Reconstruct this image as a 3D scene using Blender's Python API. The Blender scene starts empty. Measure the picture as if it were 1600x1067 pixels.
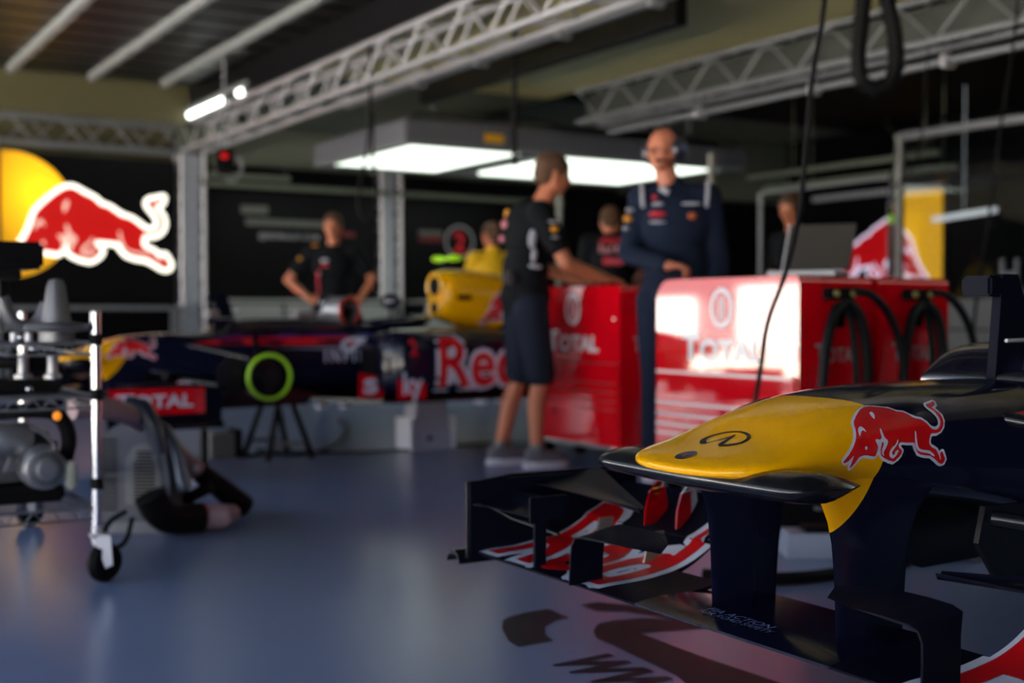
import bpy, bmesh, math, random
from mathutils import Vector, Matrix
from mathutils.bvhtree import BVHTree
random.seed(7)
S = bpy.context.scene
COL = S.collection
PI = math.pi

# ---------------------------------------------------------------- camera
CAM_Z = 0.86
F_PX = 1940.0
ca, sa = 0.851, 0.525                      # view direction = (sa, ca)
cam_d = bpy.data.cameras.new('camera'); cam = bpy.data.objects.new('camera', cam_d); COL.objects.link(cam)
cam_d.sensor_width = 36.0
cam_d.lens = F_PX / 1600.0 * 36.0
cam.location = (0, 0, CAM_Z)
pitch = math.atan2(43.5, F_PX)
vd = Vector((sa * math.cos(pitch), ca * math.cos(pitch), -math.sin(pitch)))
cam.rotation_euler = vd.to_track_quat('-Z', 'Y').to_euler()
cam_d.clip_start = 0.05; cam_d.clip_end = 200
cam_d.dof.use_dof = True
cam_d.dof.focus_distance = 2.15
cam_d.dof.aperture_fstop = 2.4
S.camera = cam
S.view_settings.view_transform = 'Standard'
S.view_settings.look = 'None'
S.view_settings.gamma = 1.0
S.view_settings.use_curve_mapping = False
S.view_settings.exposure = 0.16
S.cycles.use_denoising = True
S.cycles.max_bounces = 8
S.cycles.diffuse_bounces = 4
S.cycles.glossy_bounces = 4
S.cycles.transparent_max_bounces = 8
S.cycles.sample_clamp_indirect = 6.0
S.cycles.caustics_reflective = False
S.cycles.caustics_refractive = False

# ---------------------------------------------------------------- sky, sun
W = bpy.data.worlds.new('sky'); S.world = W; W.use_nodes = True
bgn = W.node_tree.nodes['Background']
bgn.inputs[0].default_value = (0.50, 0.68, 1.0, 1)
bgn.inputs[1].default_value = 1.5
def light(name, kind, energy, color=(1, 1, 1), loc=(0, 0, 0), direction=(0, 0, -1), **kw):
    d = bpy.data.lights.new(name, kind); d.energy = energy; d.color = color
    for k, v in kw.items(): setattr(d, k, v)
    o = bpy.data.objects.new(name, d); COL.objects.link(o); o.location = loc
    o.rotation_euler = Vector(direction).to_track_quat('-Z', 'Y').to_euler()
    return o
light('sun', 'SUN', 125.0, (1.0, 0.95, 0.88), (-5, 5, 10), (-0.54, 0.11, -0.80), angle=0.01)
# daylight enters only through the open garage door: a portal tells the sampler where
po = light('door_daylight', 'AREA', 1.0, (1, 1, 1), (-1.6, 5.5, 1.6), (1, 0, 0), shape='RECTANGLE', size=17.0, size_y=3.3)
po.data.cycles.is_portal = True
po.rotation_euler = Matrix(((0, 0, -1), (1, 0, 0), (0, -1, 0))).to_euler()
po.rotation_euler = Vector((1, 0, 0)).to_track_quat('-Z', 'Z').to_euler()
# ---------------------------------------------------------------- helpers
def world(px, d, z=None, py=None):
    """point seen at photo column px at depth d (metres along the view), at height z or row py"""
    k = (px - 800) / F_PX
    if z is None: z = CAM_Z - (py - 490) / F_PX * d
    return Vector((d * (sa + ca * k), d * (ca - sa * k), z))
def on_floor(px, py, z=0.0):
    d = (CAM_Z - z) * F_PX / (py - 490); return world(px, d, z)
def on_y(px, Y, py=None, z=None):
    return world(px, Y / (ca - sa * (px - 800) / F_PX), z, py)
def on_x(px, X, py=None, z=None):
    return world(px, X / (sa + ca * (px - 800) / F_PX), z, py)

MATS = {}
def mat(name, col, rough=0.5, metal=0.0, coat=0.0, spec=0.5, emit=None, estr=0.0, noise=0.06, nscale=14.0, bump=0.0, alpha=None, trans=0.0):
    if name in MATS: return MATS[name]
    m = bpy.data.materials.new(name); m.use_nodes = True; MATS[name] = m
    nt = m.node_tree; b = nt.nodes['Principled BSDF']
    c4 = (*col, 1)
    b.inputs['Base Color'].default_value = c4
    b.inputs['Roughness'].default_value = rough
    b.inputs['Metallic'].default_value = metal
    b.inputs['Coat Weight'].default_value = coat
    b.inputs['Coat Roughness'].default_value = 0.04
    b.inputs['Specular IOR Level'].default_value = spec
    if trans: b.inputs['Transmission Weight'].default_value = trans
    if emit:
        b.inputs['Emission Color'].default_value = (*emit, 1); b.inputs['Emission Strength'].default_value = estr
    if noise:
        tc = nt.nodes.new('ShaderNodeTexCoord'); nz = nt.nodes.new('ShaderNodeTexNoise'); nz.inputs['Scale'].default_value = nscale
        nz.inputs['Detail'].default_value = 3
        mr = nt.nodes.new('ShaderNodeMapRange'); mr.inputs['To Min'].default_value = 1 - noise; mr.inputs['To Max'].default_value = 1 + noise
        mx = nt.nodes.new('ShaderNodeMix'); mx.data_type = 'RGBA'; mx.blend_type = 'MULTIPLY'; mx.inputs[0].default_value = 1
        nt.links.new(tc.outputs['Object'], nz.inputs['Vector']); nt.links.new(nz.outputs[0], mr.inputs['Value'])
        mx.inputs[6].default_value = c4; nt.links.new(mr.outputs[0], mx.inputs[7]); nt.links.new(mx.outputs[2], b.inputs['Base Color'])
        if bump:
            bp = nt.nodes.new('ShaderNodeBump'); bp.inputs['Strength'].default_value = bump; bp.inputs['Distance'].default_value = 0.004
            nt.links.new(nz.outputs[0], bp.inputs['Height']); nt.links.new(bp.outputs[0], b.inputs['Normal'])
    return m

class MB:
    def __init__(s): s.bm = bmesh.new()
    def box(s, c, d, rz=0.0, bev=0.0, M=None):
        r = bmesh.ops.create_cube(s.bm, size=1.0); vs = r['verts']
        m = Matrix.Translation(c) @ Matrix.Rotation(rz, 4, 'Z')
        if M is not None: m = Matrix.Translation(c) @ M.to_4x4()
        bmesh.ops.transform(s.bm, matrix=m @ Matrix.Diagonal((*d, 1)), verts=vs)
        if bev:
            es = list({e for v in vs for e in v.link_edges})
            bmesh.ops.bevel(s.bm, geom=es, offset=bev, segments=2, affect='EDGES', clamp_overlap=True)
        return s
    def bx(s, x0, x1, y0, y1, z0, z1, bev=0.0):
        return s.box(((x0 + x1) / 2, (y0 + y1) / 2, (z0 + z1) / 2), (abs(x1 - x0), abs(y1 - y0), abs(z1 - z0)), bev=bev)
    def cyl(s, p0, p1, r0, r1=None, n=16):
        p0, p1 = Vector(p0), Vector(p1); r1 = r0 if r1 is None else r1
        d = p1 - p0; q = d.to_track_quat('Z', 'Y').to_matrix()
        ra = [s.bm.verts.new(p0 + q @ Vector((math.cos(2*PI*i/n)*r0, math.sin(2*PI*i/n)*r0, 0))) for i in range(n)]
        rb = [s.bm.verts.new(p1 + q @ Vector((math.cos(2*PI*i/n)*r1, math.sin(2*PI*i/n)*r1, 0))) for i in range(n)]
        for i in range(n): s.bm.faces.new((ra[i], ra[(i+1) % n], rb[(i+1) % n], rb[i]))
        s.bm.faces.new(ra[::-1]); s.bm.faces.new(rb); return s
    def tube(s, pts, r, n=8, closed=False, smooth=0):
        pts = [Vector(p) for p in pts]
        for _ in range(smooth):
            q = [pts[0]]
            for a, b in zip(pts, pts[1:]): q += [a * .75 + b * .25, a * .25 + b * .75]
            q.append(pts[-1]); pts = q
        rings = []; N = len(pts); up = None
        for i, p in enumerate(pts):
            a = pts[(i - 1) % N] if (closed or i > 0) else p; b = pts[(i + 1) % N] if (closed or i < N - 1) else p
            t = (b - a).normalized()
            if up is None: up = t.orthogonal().normalized()
            up = (up - t * up.dot(t)).normalized(); sd = t.cross(up)
            rr = r[i] if isinstance(r, (list, tuple)) and len(r) == N else (r(i / (N - 1)) if callable(r) else (r if not isinstance(r, (list, tuple)) else r[0]))
            rings.append([s.bm.verts.new(p + (up * math.cos(2*PI*k/n) + sd * math.sin(2*PI*k/n)) * rr) for k in range(n)])
        for i in range(N if closed else N - 1):
            A, B = rings[i], rings[(i + 1) % N]
            for k in range(n): s.bm.faces.new((A[k], A[(k+1) % n], B[(k+1) % n], B[k]))
        if not closed: s.bm.faces.new(rings[0][::-1]); s.bm.faces.new(rings[-1])
        return s
    def loft(s, rings, cap=True, closed=True):
        R = [[s.bm.verts.new(p) for p in r] for r in rings]; n = len(R[0])
        for A, B in zip(R, R[1:]):
            for k in range(n if closed else n - 1): s.bm.faces.new((A[k], A[(k+1) % n], B[(k+1) % n], B[k]))
        if cap: s.bm.faces.new(R[0][::-1]); s.bm.faces.new(R[-1])
        return s
    def lathe(s, prof, c=(0, 0, 0), n=32, M=None):
        M = M or Matrix.Identity(3); c = Vector(c); rings = []
        for r, h in prof: rings.append([c + M @ Vector((math.cos(2*PI*k/n)*r, math.sin(2*PI*k/n)*r, h)) for k in range(n)])
        return s.loft(rings)
    def prism(s, poly, f0, f1):
        """poly of 2D points, f0/f1 map 2D -> 3D for the two faces"""
        A = [s.bm.verts.new(f0(*p)) for p in poly]; B = [s.bm.verts.new(f1(*p)) for p in poly]; n = len(poly)
        s.bm.faces.new(A[::-1]); s.bm.faces.new(B)
        for k in range(n): s.bm.faces.new((A[k], A[(k+1) % n], B[(k+1) % n], B[k]))
        return s
    def ell(s, c, r, M=None, seg=20, rng=12):
        vs = bmesh.ops.create_uvsphere(s.bm, u_segments=seg, v_segments=rng, radius=1)['verts']
        m = Matrix.Translation(c) @ (M.to_4x4() if M is not None else Matrix.Identity(4)) @ Matrix.Diagonal((*r, 1))
        bmesh.ops.transform(s.bm, matrix=m, verts=vs); return s
    def cone(s, p0, r0, p1, r1, n=14):
        """round cone = tapered limb segment"""
        s.ell(p0, (r0,) * 3, seg=n, rng=8).ell(p1, (r1,) * 3, seg=n, rng=8); return s.cyl(p0, p1, r0, r1, n)
    def limb(s, pts):
        for (a, ra), (b, rb) in zip(pts, pts[1:]): s.cone(Vector(a), ra, Vector(b), rb)
        return s
    def build(s, name, m, parent=None, smooth=True, loc=None, angle=40, keep=False, fix=True):
        if fix: bmesh.ops.recalc_face_normals(s.bm, faces=s.bm.faces)
        me = bpy.data.meshes.new(name); s.bm.to_mesh(me); s.bm.free()
        return mobj(name, me, m, parent, smooth, loc, angle)
def mobj(name, me, m, parent=None, smooth=True, loc=None, angle=40):
    for x in (m if isinstance(m, (list, tuple)) else [m]): me.materials.append(x)
    o = bpy.data.objects.new(name, me); COL.objects.link(o)
    if parent: o.parent = parent
    if loc is not None: o.location = loc
    if smooth:
        me.polygons.foreach_set('use_smooth', [True] * len(me.polygons))
        me.set_sharp_from_angle(angle=math.radians(angle))
    return o
def tag(o, label=None, cat=None, group=None, kind=None):
    if label: o['label'] = label
    if cat: o['category'] = cat
    if group: o['group'] = group
    if kind: o['kind'] = kind
    return o
def thing(name, label, cat, loc=(0, 0, 0), group=None, rz=0):
    o = bpy.data.objects.new(name, None); COL.objects.link(o); o.location = loc; o.rotation_euler = (0, 0, rz)
    o.empty_display_size = 0.1
    return tag(o, label, cat, group)
def child_loc(o): return -Vector(o.location)
def struct(name, mb, m, smooth=False): return tag(mb.build(name, m, smooth=smooth), kind='structure')
def dup(root, loc, label=None, group=None, rz=None):
    def cp(o, par):
        c = o.copy(); COL.objects.link(c); c.parent = par
        for ch in o.children: cp(ch, c)
        return c
    r = cp(root, None); r.location = loc
    if rz is not None: r.rotation_euler = (0, 0, rz)
    if label: r['label'] = label
    if group: r['group'] = group
    return r

# ---- flat artwork as meshes -------------------------------------------------
_FC = {}
def text_polys(txt, offset=0.0, spacing=1.0, shear=0.0):
    """mesh (bmesh) of text, height 1 = cap height about .73, origin at left baseline; returns bm and width"""
    cu = bpy.data.curves.new('t', 'FONT'); cu.body = txt; cu.size = 1.0; cu.offset = offset; cu.space_character = spacing
    cu.shear = shear; cu.resolution_u = 3; cu.fill_mode = 'BOTH'
    o = bpy.data.objects.new('t', cu); COL.objects.link(o)
    dg = bpy.context.evaluated_depsgraph_get(); dg.update()
    me = bpy.data.meshes.new_from_object(o.evaluated_get(dg))
    bm = bmesh.new(); bm.from_mesh(me)
    bpy.data.objects.remove(o); bpy.data.curves.remove(cu); bpy.data.meshes.remove(me)
    xs = [v.co.x for v in bm.verts]
    return bm, (min(xs), max(xs))
def poly_bm(polys):
    bm = bmesh.new()
    for i_, p in enumerate(polys):
        vs = [bm.verts.new((x, y, 4e-6 * i_)) for x, y in p]
        es = [bm.edges.new((vs[i], vs[(i + 1) % len(vs)])) for i in range(len(vs))]
        bmesh.ops.triangle_fill(bm, use_beauty=True, use_dissolve=False, edges=es)
    return bm
def ribbon_polys(path, w, closed=True, n=8):
    """discs and bars that thicken a path"""
    out = []; P = [Vector(p) for p in path]; N = len(P)
    for i in range(N if closed else N - 1):
        a, b = P[i], P[(i + 1) % N]; d = b - a
        if d.length < 1e-6: continue
        nn = Vector((-d.y, d.x)).normalized() * w
        out.append([tuple(a + nn), tuple(a - nn), tuple(b - nn), tuple(b + nn)])
    for p in P: out.append([(p.x + w * math.cos(2*PI*k/n), p.y + w * math.sin(2*PI*k/n)) for k in range(n)])
    return out
def smooth_path(p, it=1, closed=True):
    for _ in range(it):
        q = []; n = len(p)
        for i in range(n if closed else n - 1):
            a, b = p[i], p[(i + 1) % n]
            q += [(a[0]*.75+b[0]*.25, a[1]*.75+b[1]*.25), (a[0]*.25+b[0]*.75, a[1]*.25+b[1]*.75)]
        p = q
    return p
def cut_grid(bm, step):
    for ax in (0, 1):
        cs = [v.co[ax] for v in bm.verts]
        if not cs: return
        lo, hi = min(cs), max(cs); k = lo + step
        nrm = (1, 0, 0) if ax == 0 else (0, 1, 0)
        while k < hi:
            co = (k, 0, 0) if ax == 0 else (0, k, 0)
            bmesh.ops.bisect_plane(bm, geom=bm.verts[:] + bm.edges[:] + bm.faces[:], plane_co=co, plane_no=nrm); k += step
def xf(bm, sx, sy, ox=0, oy=0, rot=0.0, mirror=False):
    c, s_ = math.cos(rot), math.sin(rot)
    for v in bm.verts:
        x, y = v.co.x * sx * (-1 if mirror else 1), v.co.y * sy
        v.co = Vector((x * c - y * s_ + ox, x * s_ + y * c + oy, v.co.z))
    return bm
def place(name, bm, fmap, m, parent=None, loc=None, bvh=None, ray=None, off=0.0012, step=None):
    """2D artwork -> 3D.  fmap(x,y)->Vector; with bvh: ray-cast along ray onto the surface, lifted by off"""
    if step: cut_grid(bm, step)
    bmesh.ops.triangulate(bm, faces=bm.faces)
    bad = []
    e0, ex, ey = fmap(0, 0), fmap(.01, 0), fmap(0, .01); lift_dir = (ex - e0).cross(ey - e0)
    lift_dir = lift_dir.normalized() if lift_dir.length else Vector((0, 0, 1))
    if lift_dir.dot(Vector((0, 0, CAM_Z)) - e0) < 0: lift_dir = -lift_dir
    for v in bm.verts:
        p = fmap(v.co.x, v.co.y); lift = v.co.z
        if bvh:
            h = bvh.ray_cast(p - Vector(ray) * 3, Vector(ray))
            if h[0] is None: bad.append(v)
            else:
                n = h[1] if h[1].dot(Vector(ray)) < 0 else -h[1]
                p = h[0] + n * (off + lift)
        if not bvh and lift: p = p + lift_dir * lift
        v.co = p
    if bad: bmesh.ops.delete(bm, geom=bad, context='VERTS')
    me = bpy.data.meshes.new(name); bm.to_mesh(me); bm.free()
    return mobj(name, me, m, parent, True, loc, 60)
def merge(*bms):
    r = bmesh.new()
    for b in bms:
        me = bpy.data.meshes.new('m'); b.to_mesh(me); r.from_mesh(me); bpy.data.meshes.remove(me); b.free()
    return r

# charging bull emblem (unit = length about 1300, y up), traced as silhouette + light details
BULL = [(110,950),(170,885),(215,820),(265,735),(300,640),(320,565),(370,508),(430,450),(500,390),(560,355),(610,347),(650,362),(700,395),(780,425),(812,455),(842,485),(900,495),(950,528),(1010,570),(1080,583),(1130,612),(1190,662),(1240,685),(1290,682),(1322,655),(1334,612),(1322,570),(1290,522),(1250,482),(1232,455),(1240,428),(1280,418),(1325,412),(1368,385),(1362,430),(1325,458),(1282,466),(1310,500),(1355,550),(1372,600),(1366,650),(1338,690),(1290,716),(1240,716),(1205,712),(1188,745),(1182,790),(1195,825),(1250,850),(1290,862),(1320,905),(1345,930),(1352,895),(1372,885),(1388,905),(1400,930),(1425,955),(1418,990),(1392,1002),(1350,992),(1305,962),(1250,925),(1150,912),(1070,895),(1020,850),(1000,795),(960,787),(860,780),(795,776),(790,815),(845,850),(838,885),(800,915),(765,945),(700,935),(620,905),(578,880),(568,820),(580,775),(548,772),(532,800),(528,845),(510,890),(450,880),(380,870),(310,882),(270,930),(200,1000),(225,930),(245,865),(205,905),(160,945)]
BULL_W = [
 [(560,452),(585,458),(582,495),(562,535),(548,560),(536,530),(538,485)],
 [(312,715),(306,670),(330,630),(360,610),(385,635),(400,680),(368,655),(345,665),(325,690)],
 [(362,800),(375,790),(392,798),(396,815),(382,828),(365,820)],
 [(555,650),(572,648),(590,700),(612,735),(650,755),(640,800),(600,850),(618,890),(590,875),(575,835),(600,780),(580,760),(560,790),(548,860),(538,900),(528,850),(530,800),(478,735),(545,742),(568,728),(556,690)],
 [(772,742),(780,775),(765,800),(720,840),(708,865),(725,885),(745,878),(752,850),(800,842),(785,875),(755,905),(720,915),(685,895),(675,860),(700,820),(750,790)],
 [(985,690),(1002,690),(1015,760),(1045,835),(1100,858),(1190,870),(1245,890),(1285,930),(1235,912),(1150,890),(1060,872),(1010,830),(992,770)],
 [(1330,905),(1350,925),(1365,965),(1350,955),(1335,930)],
]
def bull_xy(p, s): return [((x - 740) * s, (680 - y) * s) for x, y in p]
def bull_parts(s, mirror=False, outline=34):
    """red bm, white outline bm, white detail bm"""
    B = smooth_path(BULL, 1)
    f = -1 if mirror else 1
    mm = lambda P: [(x * f, y) for x, y in bull_xy(P, s)]
    red = poly_bm([mm(B)])
    wh = poly_bm(ribbon_polys(mm(B[::2]), outline * s))
    dt = poly_bm([mm(smooth_path(p, 1)) for p in BULL_W])
    return red, wh, dt
# ---------------------------------------------------------------- materials
M_floor = mat('epoxy_floor', (0.205, 0.265, 0.43), rough=0.25, spec=0.36, noise=0.10, nscale=1.2)
M_black = mat('black_panel', (0.003, 0.003, 0.004), rough=0.35, spec=.15)
M_blackm = mat('black_matt', (0.003, 0.003, 0.004), rough=0.8, spec=.1)
M_rubber = mat('rubber', (0.004, 0.004, 0.005), rough=0.6, spec=.10)
M_alu = mat('aluminium', (0.66, 0.65, 0.67), rough=0.36, metal=0.45)
M_alud = mat('dull_aluminium', (0.17, 0.18, 0.20), rough=0.45, metal=0.5)
M_chrome = mat('chrome', (0.85, 0.85, 0.86), rough=0.16, metal=1.0, noise=0.02)
M_grey = mat('grey_paint', (0.13, 0.14, 0.15), rough=0.5)
M_lgrey = mat('light_grey_paint', (0.27, 0.28, 0.27), rough=0.45)
M_white = mat('white_paint', (0.75, 0.76, 0.80), rough=0.35)
M_red = mat('red_gloss', (0.66, 0.002, 0.010), rough=0.045, spec=0.8, noise=0.02)
M_redd = mat('red_vinyl', (0.62, 0.006, 0.010), rough=0.3, coat=0.4, noise=0.02)
M_whv = mat('white_vinyl', (0.74, 0.79, 0.92), rough=0.12, coat=0.2, noise=0.02)
M_yel = mat('yellow_paint', (0.92, 0.46, 0.006), rough=0.25, coat=0.8, noise=0.02)
M_navy = mat('navy_carbon', (0.0045, 0.006, 0.020), rough=0.16, coat=.15, spec=0.35, noise=0.2)
M_carbon = mat('carbon', (0.006, 0.007, 0.010), rough=0.22, coat=0.1, spec=.35, noise=0.3, nscale=60)
M_beige = mat('beige_ceiling', (0.88, 0.78, 0.36), rough=0.75, noise=0.05, nscale=2)
M_dceil = mat('green_grey_ceiling', (0.12, 0.14, 0.11), rough=0.7)
M_olive = mat('olive_wall', (0.05, 0.045, 0.015), rough=0.7)
M_lamp = mat('lamp_diffuser', (0.9, 0.95, 0.9), rough=0.5, emit=(0.90, 1.0, 0.86), estr=2.0, noise=0)
M_tube = mat('fluorescent_tube', (0.9, 0.95, 0.9), rough=0.5, emit=(0.93, 1.0, 0.92), estr=5.0, noise=0)
M_glass = mat('window_glass', (0.9, 0.95, 0.95), rough=0.02, trans=1.0, noise=0)
M_slat = mat('shutter_slat', (0.004, 0.0045, 0.006), rough=0.4, spec=.15)
M_conc = mat('pit_concrete', (0.68, 0.64, 0.55), rough=0.8, noise=0.15, nscale=0.6)
M_orange = mat('orange_lens', (0.9, 0.25, 0.02), rough=0.3, emit=(1.0, 0.30, 0.02), estr=0.6, noise=0)
M_green = mat('neon_green', (0.40, 0.85, 0.02), rough=0.45, noise=0.02)
M_blue = mat('blue_vinyl', (0.008, 0.035, 0.30), rough=0.3, coat=0.5)
M_cream = mat('pale_cover', (0.38, 0.37, 0.31), rough=0.6)

# ---------------------------------------------------------------- building
XF, XE, YN, YB = -1.6, 14.3, -3.0, 15.3
def build_room():
    struct('floor', MB().bx(XF - 0.6, XE + .2, YN - .2, YB + .2, -0.15, 0), M_floor)
    struct('ground', MB().bx(-40, XF - 0.6, -30, 40, -0.15, -0.02), M_conc)
    struct('wall_pit', MB().bx(-13.4, -13.1, -20, 30, -0.02, 1.15), mat('pit_wall_grey', (0.12, 0.12, 0.13), rough=.7))
    struct('ceiling_roof', MB().bx(XF - .2, XE + .2, YN - .2, YB + .3, 3.92, 4.1), M_blackm)
    struct('wall_grandstand', MB().bx(-30, -29, -40, 60, 0, 8), mat('stand_dark', (0.10, 0.10, 0.11), rough=.8))  # unseen dark wall added to keep bright sky out of the cabinet reflections
    for y0, y1, z0, z1, lab in ((16.7, 18.4, .2, 1.40, 'white board standing outside in the sunny pit lane, nearer the garage door'), (19.7, 21.2, .35, 1.20, 'white board standing outside in the sunny pit lane, farther along')):
        tag(MB().bx(-9.2, -9.1, y0, y1, z0, z1).bx(-9.25, -9.05, y0 + .1, y0 + .2, 0, z0 + .1).bx(-9.25, -9.05, y1 - .2, y1 - .1, 0, z0 + .1).build('pit_board', mat('white_board', (.92, .92, .92), rough=.6)), lab, 'board')  # unseen boards added to put bright patches into the red cabinet's reflection
    struct('wall_back', MB().bx(XF, XE, YB, YB + .2, 0, 3.9), M_blackm)
    struct('wall_right', MB().bx(XF, XE, YN - .2, YN, 0, 3.9), M_blackm)
    struct('wall_end', MB().bx(XE, XE + .2, YN - .2, YB + .2, 0, 3.9), M_blackm)
    struct('wall_front', MB().bx(XF - .2, XF, YN - .2, YB + .2, 3.25, 4.1).bx(XF - .2, XF, YN - .2, YN + .3, 0, 3.25).bx(XF - .2, XF, YB - .9, YB + .2, 0, 3.25), M_blackm)
    # beige soffit between the two trusses, darker slab beyond it
    struct('ceiling', MB().bx(4.40, 7.22, YN - .2, 11.0, 3.12, 3.9), M_beige)
    struct('ceiling_side', MB().bx(7.22, XE + .2, YN - .2, 13.3, 3.6, 3.9).bx(7.22, 7.25, YN, 13.3, 3.1, 3.6), mat('dark_ceiling', (.008, .009, .009), rough=.8, spec=.1))
    struct('ceiling_back', MB().bx(4.40, 7.22, 11.0, YB + .2, 3.12, 3.9).bx(7.22, XE + .2, 13.3, YB + .2, 3.6, 3.9), M_dceil)
    struct('trim_1', MB().bx(4.40, XE, 14.7, 14.8, 2.62, 3.6), M_dceil)
    # rolled-up shutter under the left hand ceiling: slats across, guide rails along
    m = MB().bx(XF - .2, 4.3, YN - .2, 14.0, 3.45, 3.9)
    x = XF
    y = YN + 1
    while y < 13.6:
        m.bx(XF, 4.3, y, y + .40, 3.37, 3.46); y += .46
    struct('ceiling_shutter', m, M_slat)
    struct('wall_bulkhead', MB().bx(XF, 4.3, 13.95, 14.05, 3.0, 3.5).bx(XF, 4.35, 14.75, 14.85, 2.6, 3.9), M_olive)
    m = MB().bx(4.3, 4.40, YN, 14.6, 3.085, 3.9)
    struct('trim_2', m, M_black)
build_room()
def rails():
    first = None
    for X, lab in ((2.3, 'grey guide rail under the dark shutter, leftmost of the ceiling rails'), (3.1, 'grey guide rail under the dark shutter, between its two neighbours'), (3.85, 'grey guide rail under the dark shutter, nearest the bright tube lamp')):
        o = tag(MB().bx(X - .035, X + .035, -1.0, 13.4, 3.29, 3.37, .006).build('ceiling_rail', M_grey), lab, 'ceiling rail', 'guide rails under the left ceiling')
rails()

# ---------------------------------------------------------------- trusses
def truss_run(name, label, group, p0, p1, w=0.26, h=0.30, n=16, m=None, vert=False):
    """box truss from p0 to p1 (bottom centre line); chords and lacing as parts"""
    m = m or M_alu
    p0, p1 = Vector(p0), Vector(p1); t = (p1 - p0).normalized(); L = (p1 - p0).length
    if vert: a, b = Vector((1, 0, 0)), Vector((0, 1, 0)); cs = [(-w/2, -w/2), (w/2, -w/2), (w/2, w/2), (-w/2, w/2)]
    else:
        a = t.cross(Vector((0, 0, 1))).normalized(); b = Vector((0, 0, 1)); cs = [(-w/2, 0), (w/2, 0), (w/2, h), (-w/2, h)]
    T = thing(name, label, 'truss', p0, group); L0 = child_loc(T)
    for u, v in cs:
        o = a * u + b * v
        MB().cyl(p0 + o, p1 + o, 0.025, n=10).build('chord', m, T, loc=L0)
    lac = MB()
    for k in range(4):
        (u0, v0), (u1, v1) = cs[k], cs[(k + 1) % 4]
        for i in range(n):
            s0, s1 = i / n, (i + 1) / n
            A, B = (a * u0 + b * v0), (a * u1 + b * v1)
            if i % 2: A, B = B, A
            lac.cyl(p0 + A + t * L * s0, p0 + B + t * L * s1, 0.010, n=6)
    lac.build('lacing', m, T, loc=L0)
    return T
ZL = 2.74
GT = 'aluminium garage trusses'
truss_run('ceiling_truss', 'long aluminium box truss running overhead past the strip lamp to the left post', GT, (4.43, -1, ZL), (4.43, 14.2, ZL), n=46)
truss_run('ceiling_truss', 'dull aluminium box truss hanging under the beige ceiling on the right', GT, (7.12, 2.8, ZL), (7.12, 10.1, ZL), n=22, m=M_alud)  # duller material puts the weaker light on this truss into its colour
truss_run('ceiling_truss', 'dark grey box truss lying above the glowing bull sign', GT, (1.6, 14.35, ZL - .02), (4.3, 14.35, ZL - .02), n=10, m=M_alud)
truss_run('truss_post', 'lattice aluminium post right of the glowing bull sign', 'lattice truss posts', (4.43, 14.35, 0), (4.43, 14.35, ZL), n=18, vert=True)
truss_run('truss_post', 'lattice aluminium post behind the man with hands on his hips', 'lattice truss posts', (6.98, 14.35, 0), (6.98, 14.35, ZL), n=18, vert=True)
truss_run('truss_post', 'aluminium post at the left edge beside the sun of the sign', 'lattice truss posts', (2.18, 14.3, 0), (2.18, 14.3, ZL), n=18, vert=True, w=.2)
def post_sleeves():
    for X, p in ((4.43, 'post'), (6.98, 'post')):
        pass
# post backing sheets (light coloured infill seen between the chords)
for X, lab in ((4.43, 'pale infill sheet inside the lattice post right of the bull sign'), (6.98, 'pale infill sheet inside the lattice post behind the man with hands on hips')):
    tag(MB().bx(X - .10, X + .10, 14.34, 14.36, 0.02, ZL - .02).build('infill_sheet', mat('infill_pale', (.7, .74, .8), rough=.5)), lab, 'panel', 'pale post infills')

tag(MB().bx(7.10, 7.13, 2.8, 10.1, ZL + .03, ZL + .27).build('truss_backing', mat('dark_green_sheet', (.014, .018, .016), rough=.5)), 'dark sheet fixed inside the right truss', 'panel')
# hanging black banner box and pipe under the left truss
tag(MB().bx(5.5, 5.6, 6.75, 10.6, 2.86, 3.12, .01).build('banner_box', M_black), 'long black box hanging below the left truss in front of the beige ceiling', 'banner box')
tag(MB().cyl((5.15, 3.5, 2.93), (5.15, 11.5, 2.93), .03).build('conduit_pipe', M_alud), 'blue grey pipe running beside the long truss above the black box', 'pipe')
for i, Y in enumerate((6.5, 7.6, 8.8, 9.9)):
    tag(MB().bx(5.09, 5.21, Y, Y + .06, 2.885, 2.975, .008).cyl((5.15, Y + .03, 2.97), (5.15, Y + .03, 3.12), .006, n=6).build('pipe_clamp', M_alu), 'small bright clamp under the long left truss', 'clamp', 'bright clamps under the long truss')
for i, Y in enumerate((4.6, 5.9, 7.2, 8.6)):
    tag(MB().bx(7.24, 7.36, Y, Y + .05, 2.61, 2.70, .008).cyl((7.3, Y + .025, 2.69), (7.3, Y + .025, 3.60), .006, n=6).build('pipe_clamp', M_alu), 'small pale clamp under the right truss', 'clamp', 'pale clamps under the right truss')
tag(MB().cyl((7.3, 2.8, 2.66), (7.3, 10, 2.66), .03).build('conduit_pipe', M_alud), 'dark pipe slung just below the right truss', 'pipe')

# strip lamp on the long truss
def strip_lamp():
    T = thing('strip_lamp', 'bright fluorescent strip lamp in short segments on the long truss', 'lamp', (4.30, 12.0, 3.06)); L0 = child_loc(T)
    MB().bx(4.27, 4.35, 12.0, 14.1, 3.14, 3.19).build('lamp_housing', M_grey, T, loc=L0)
    for y0, y1 in ((13.55, 14.05), (13.05, 13.5), (12.72, 13.0), (12.15, 12.30)):
        MB().cyl((4.31, y0, 3.11), (4.31, y1, 3.11), .035, n=10).build('tube', M_tube, T, loc=L0)
strip_lamp()
for (px, py), w in (((185, 222), 'left'), ((290 - 110 + 0, 0), None)):
    pass

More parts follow.
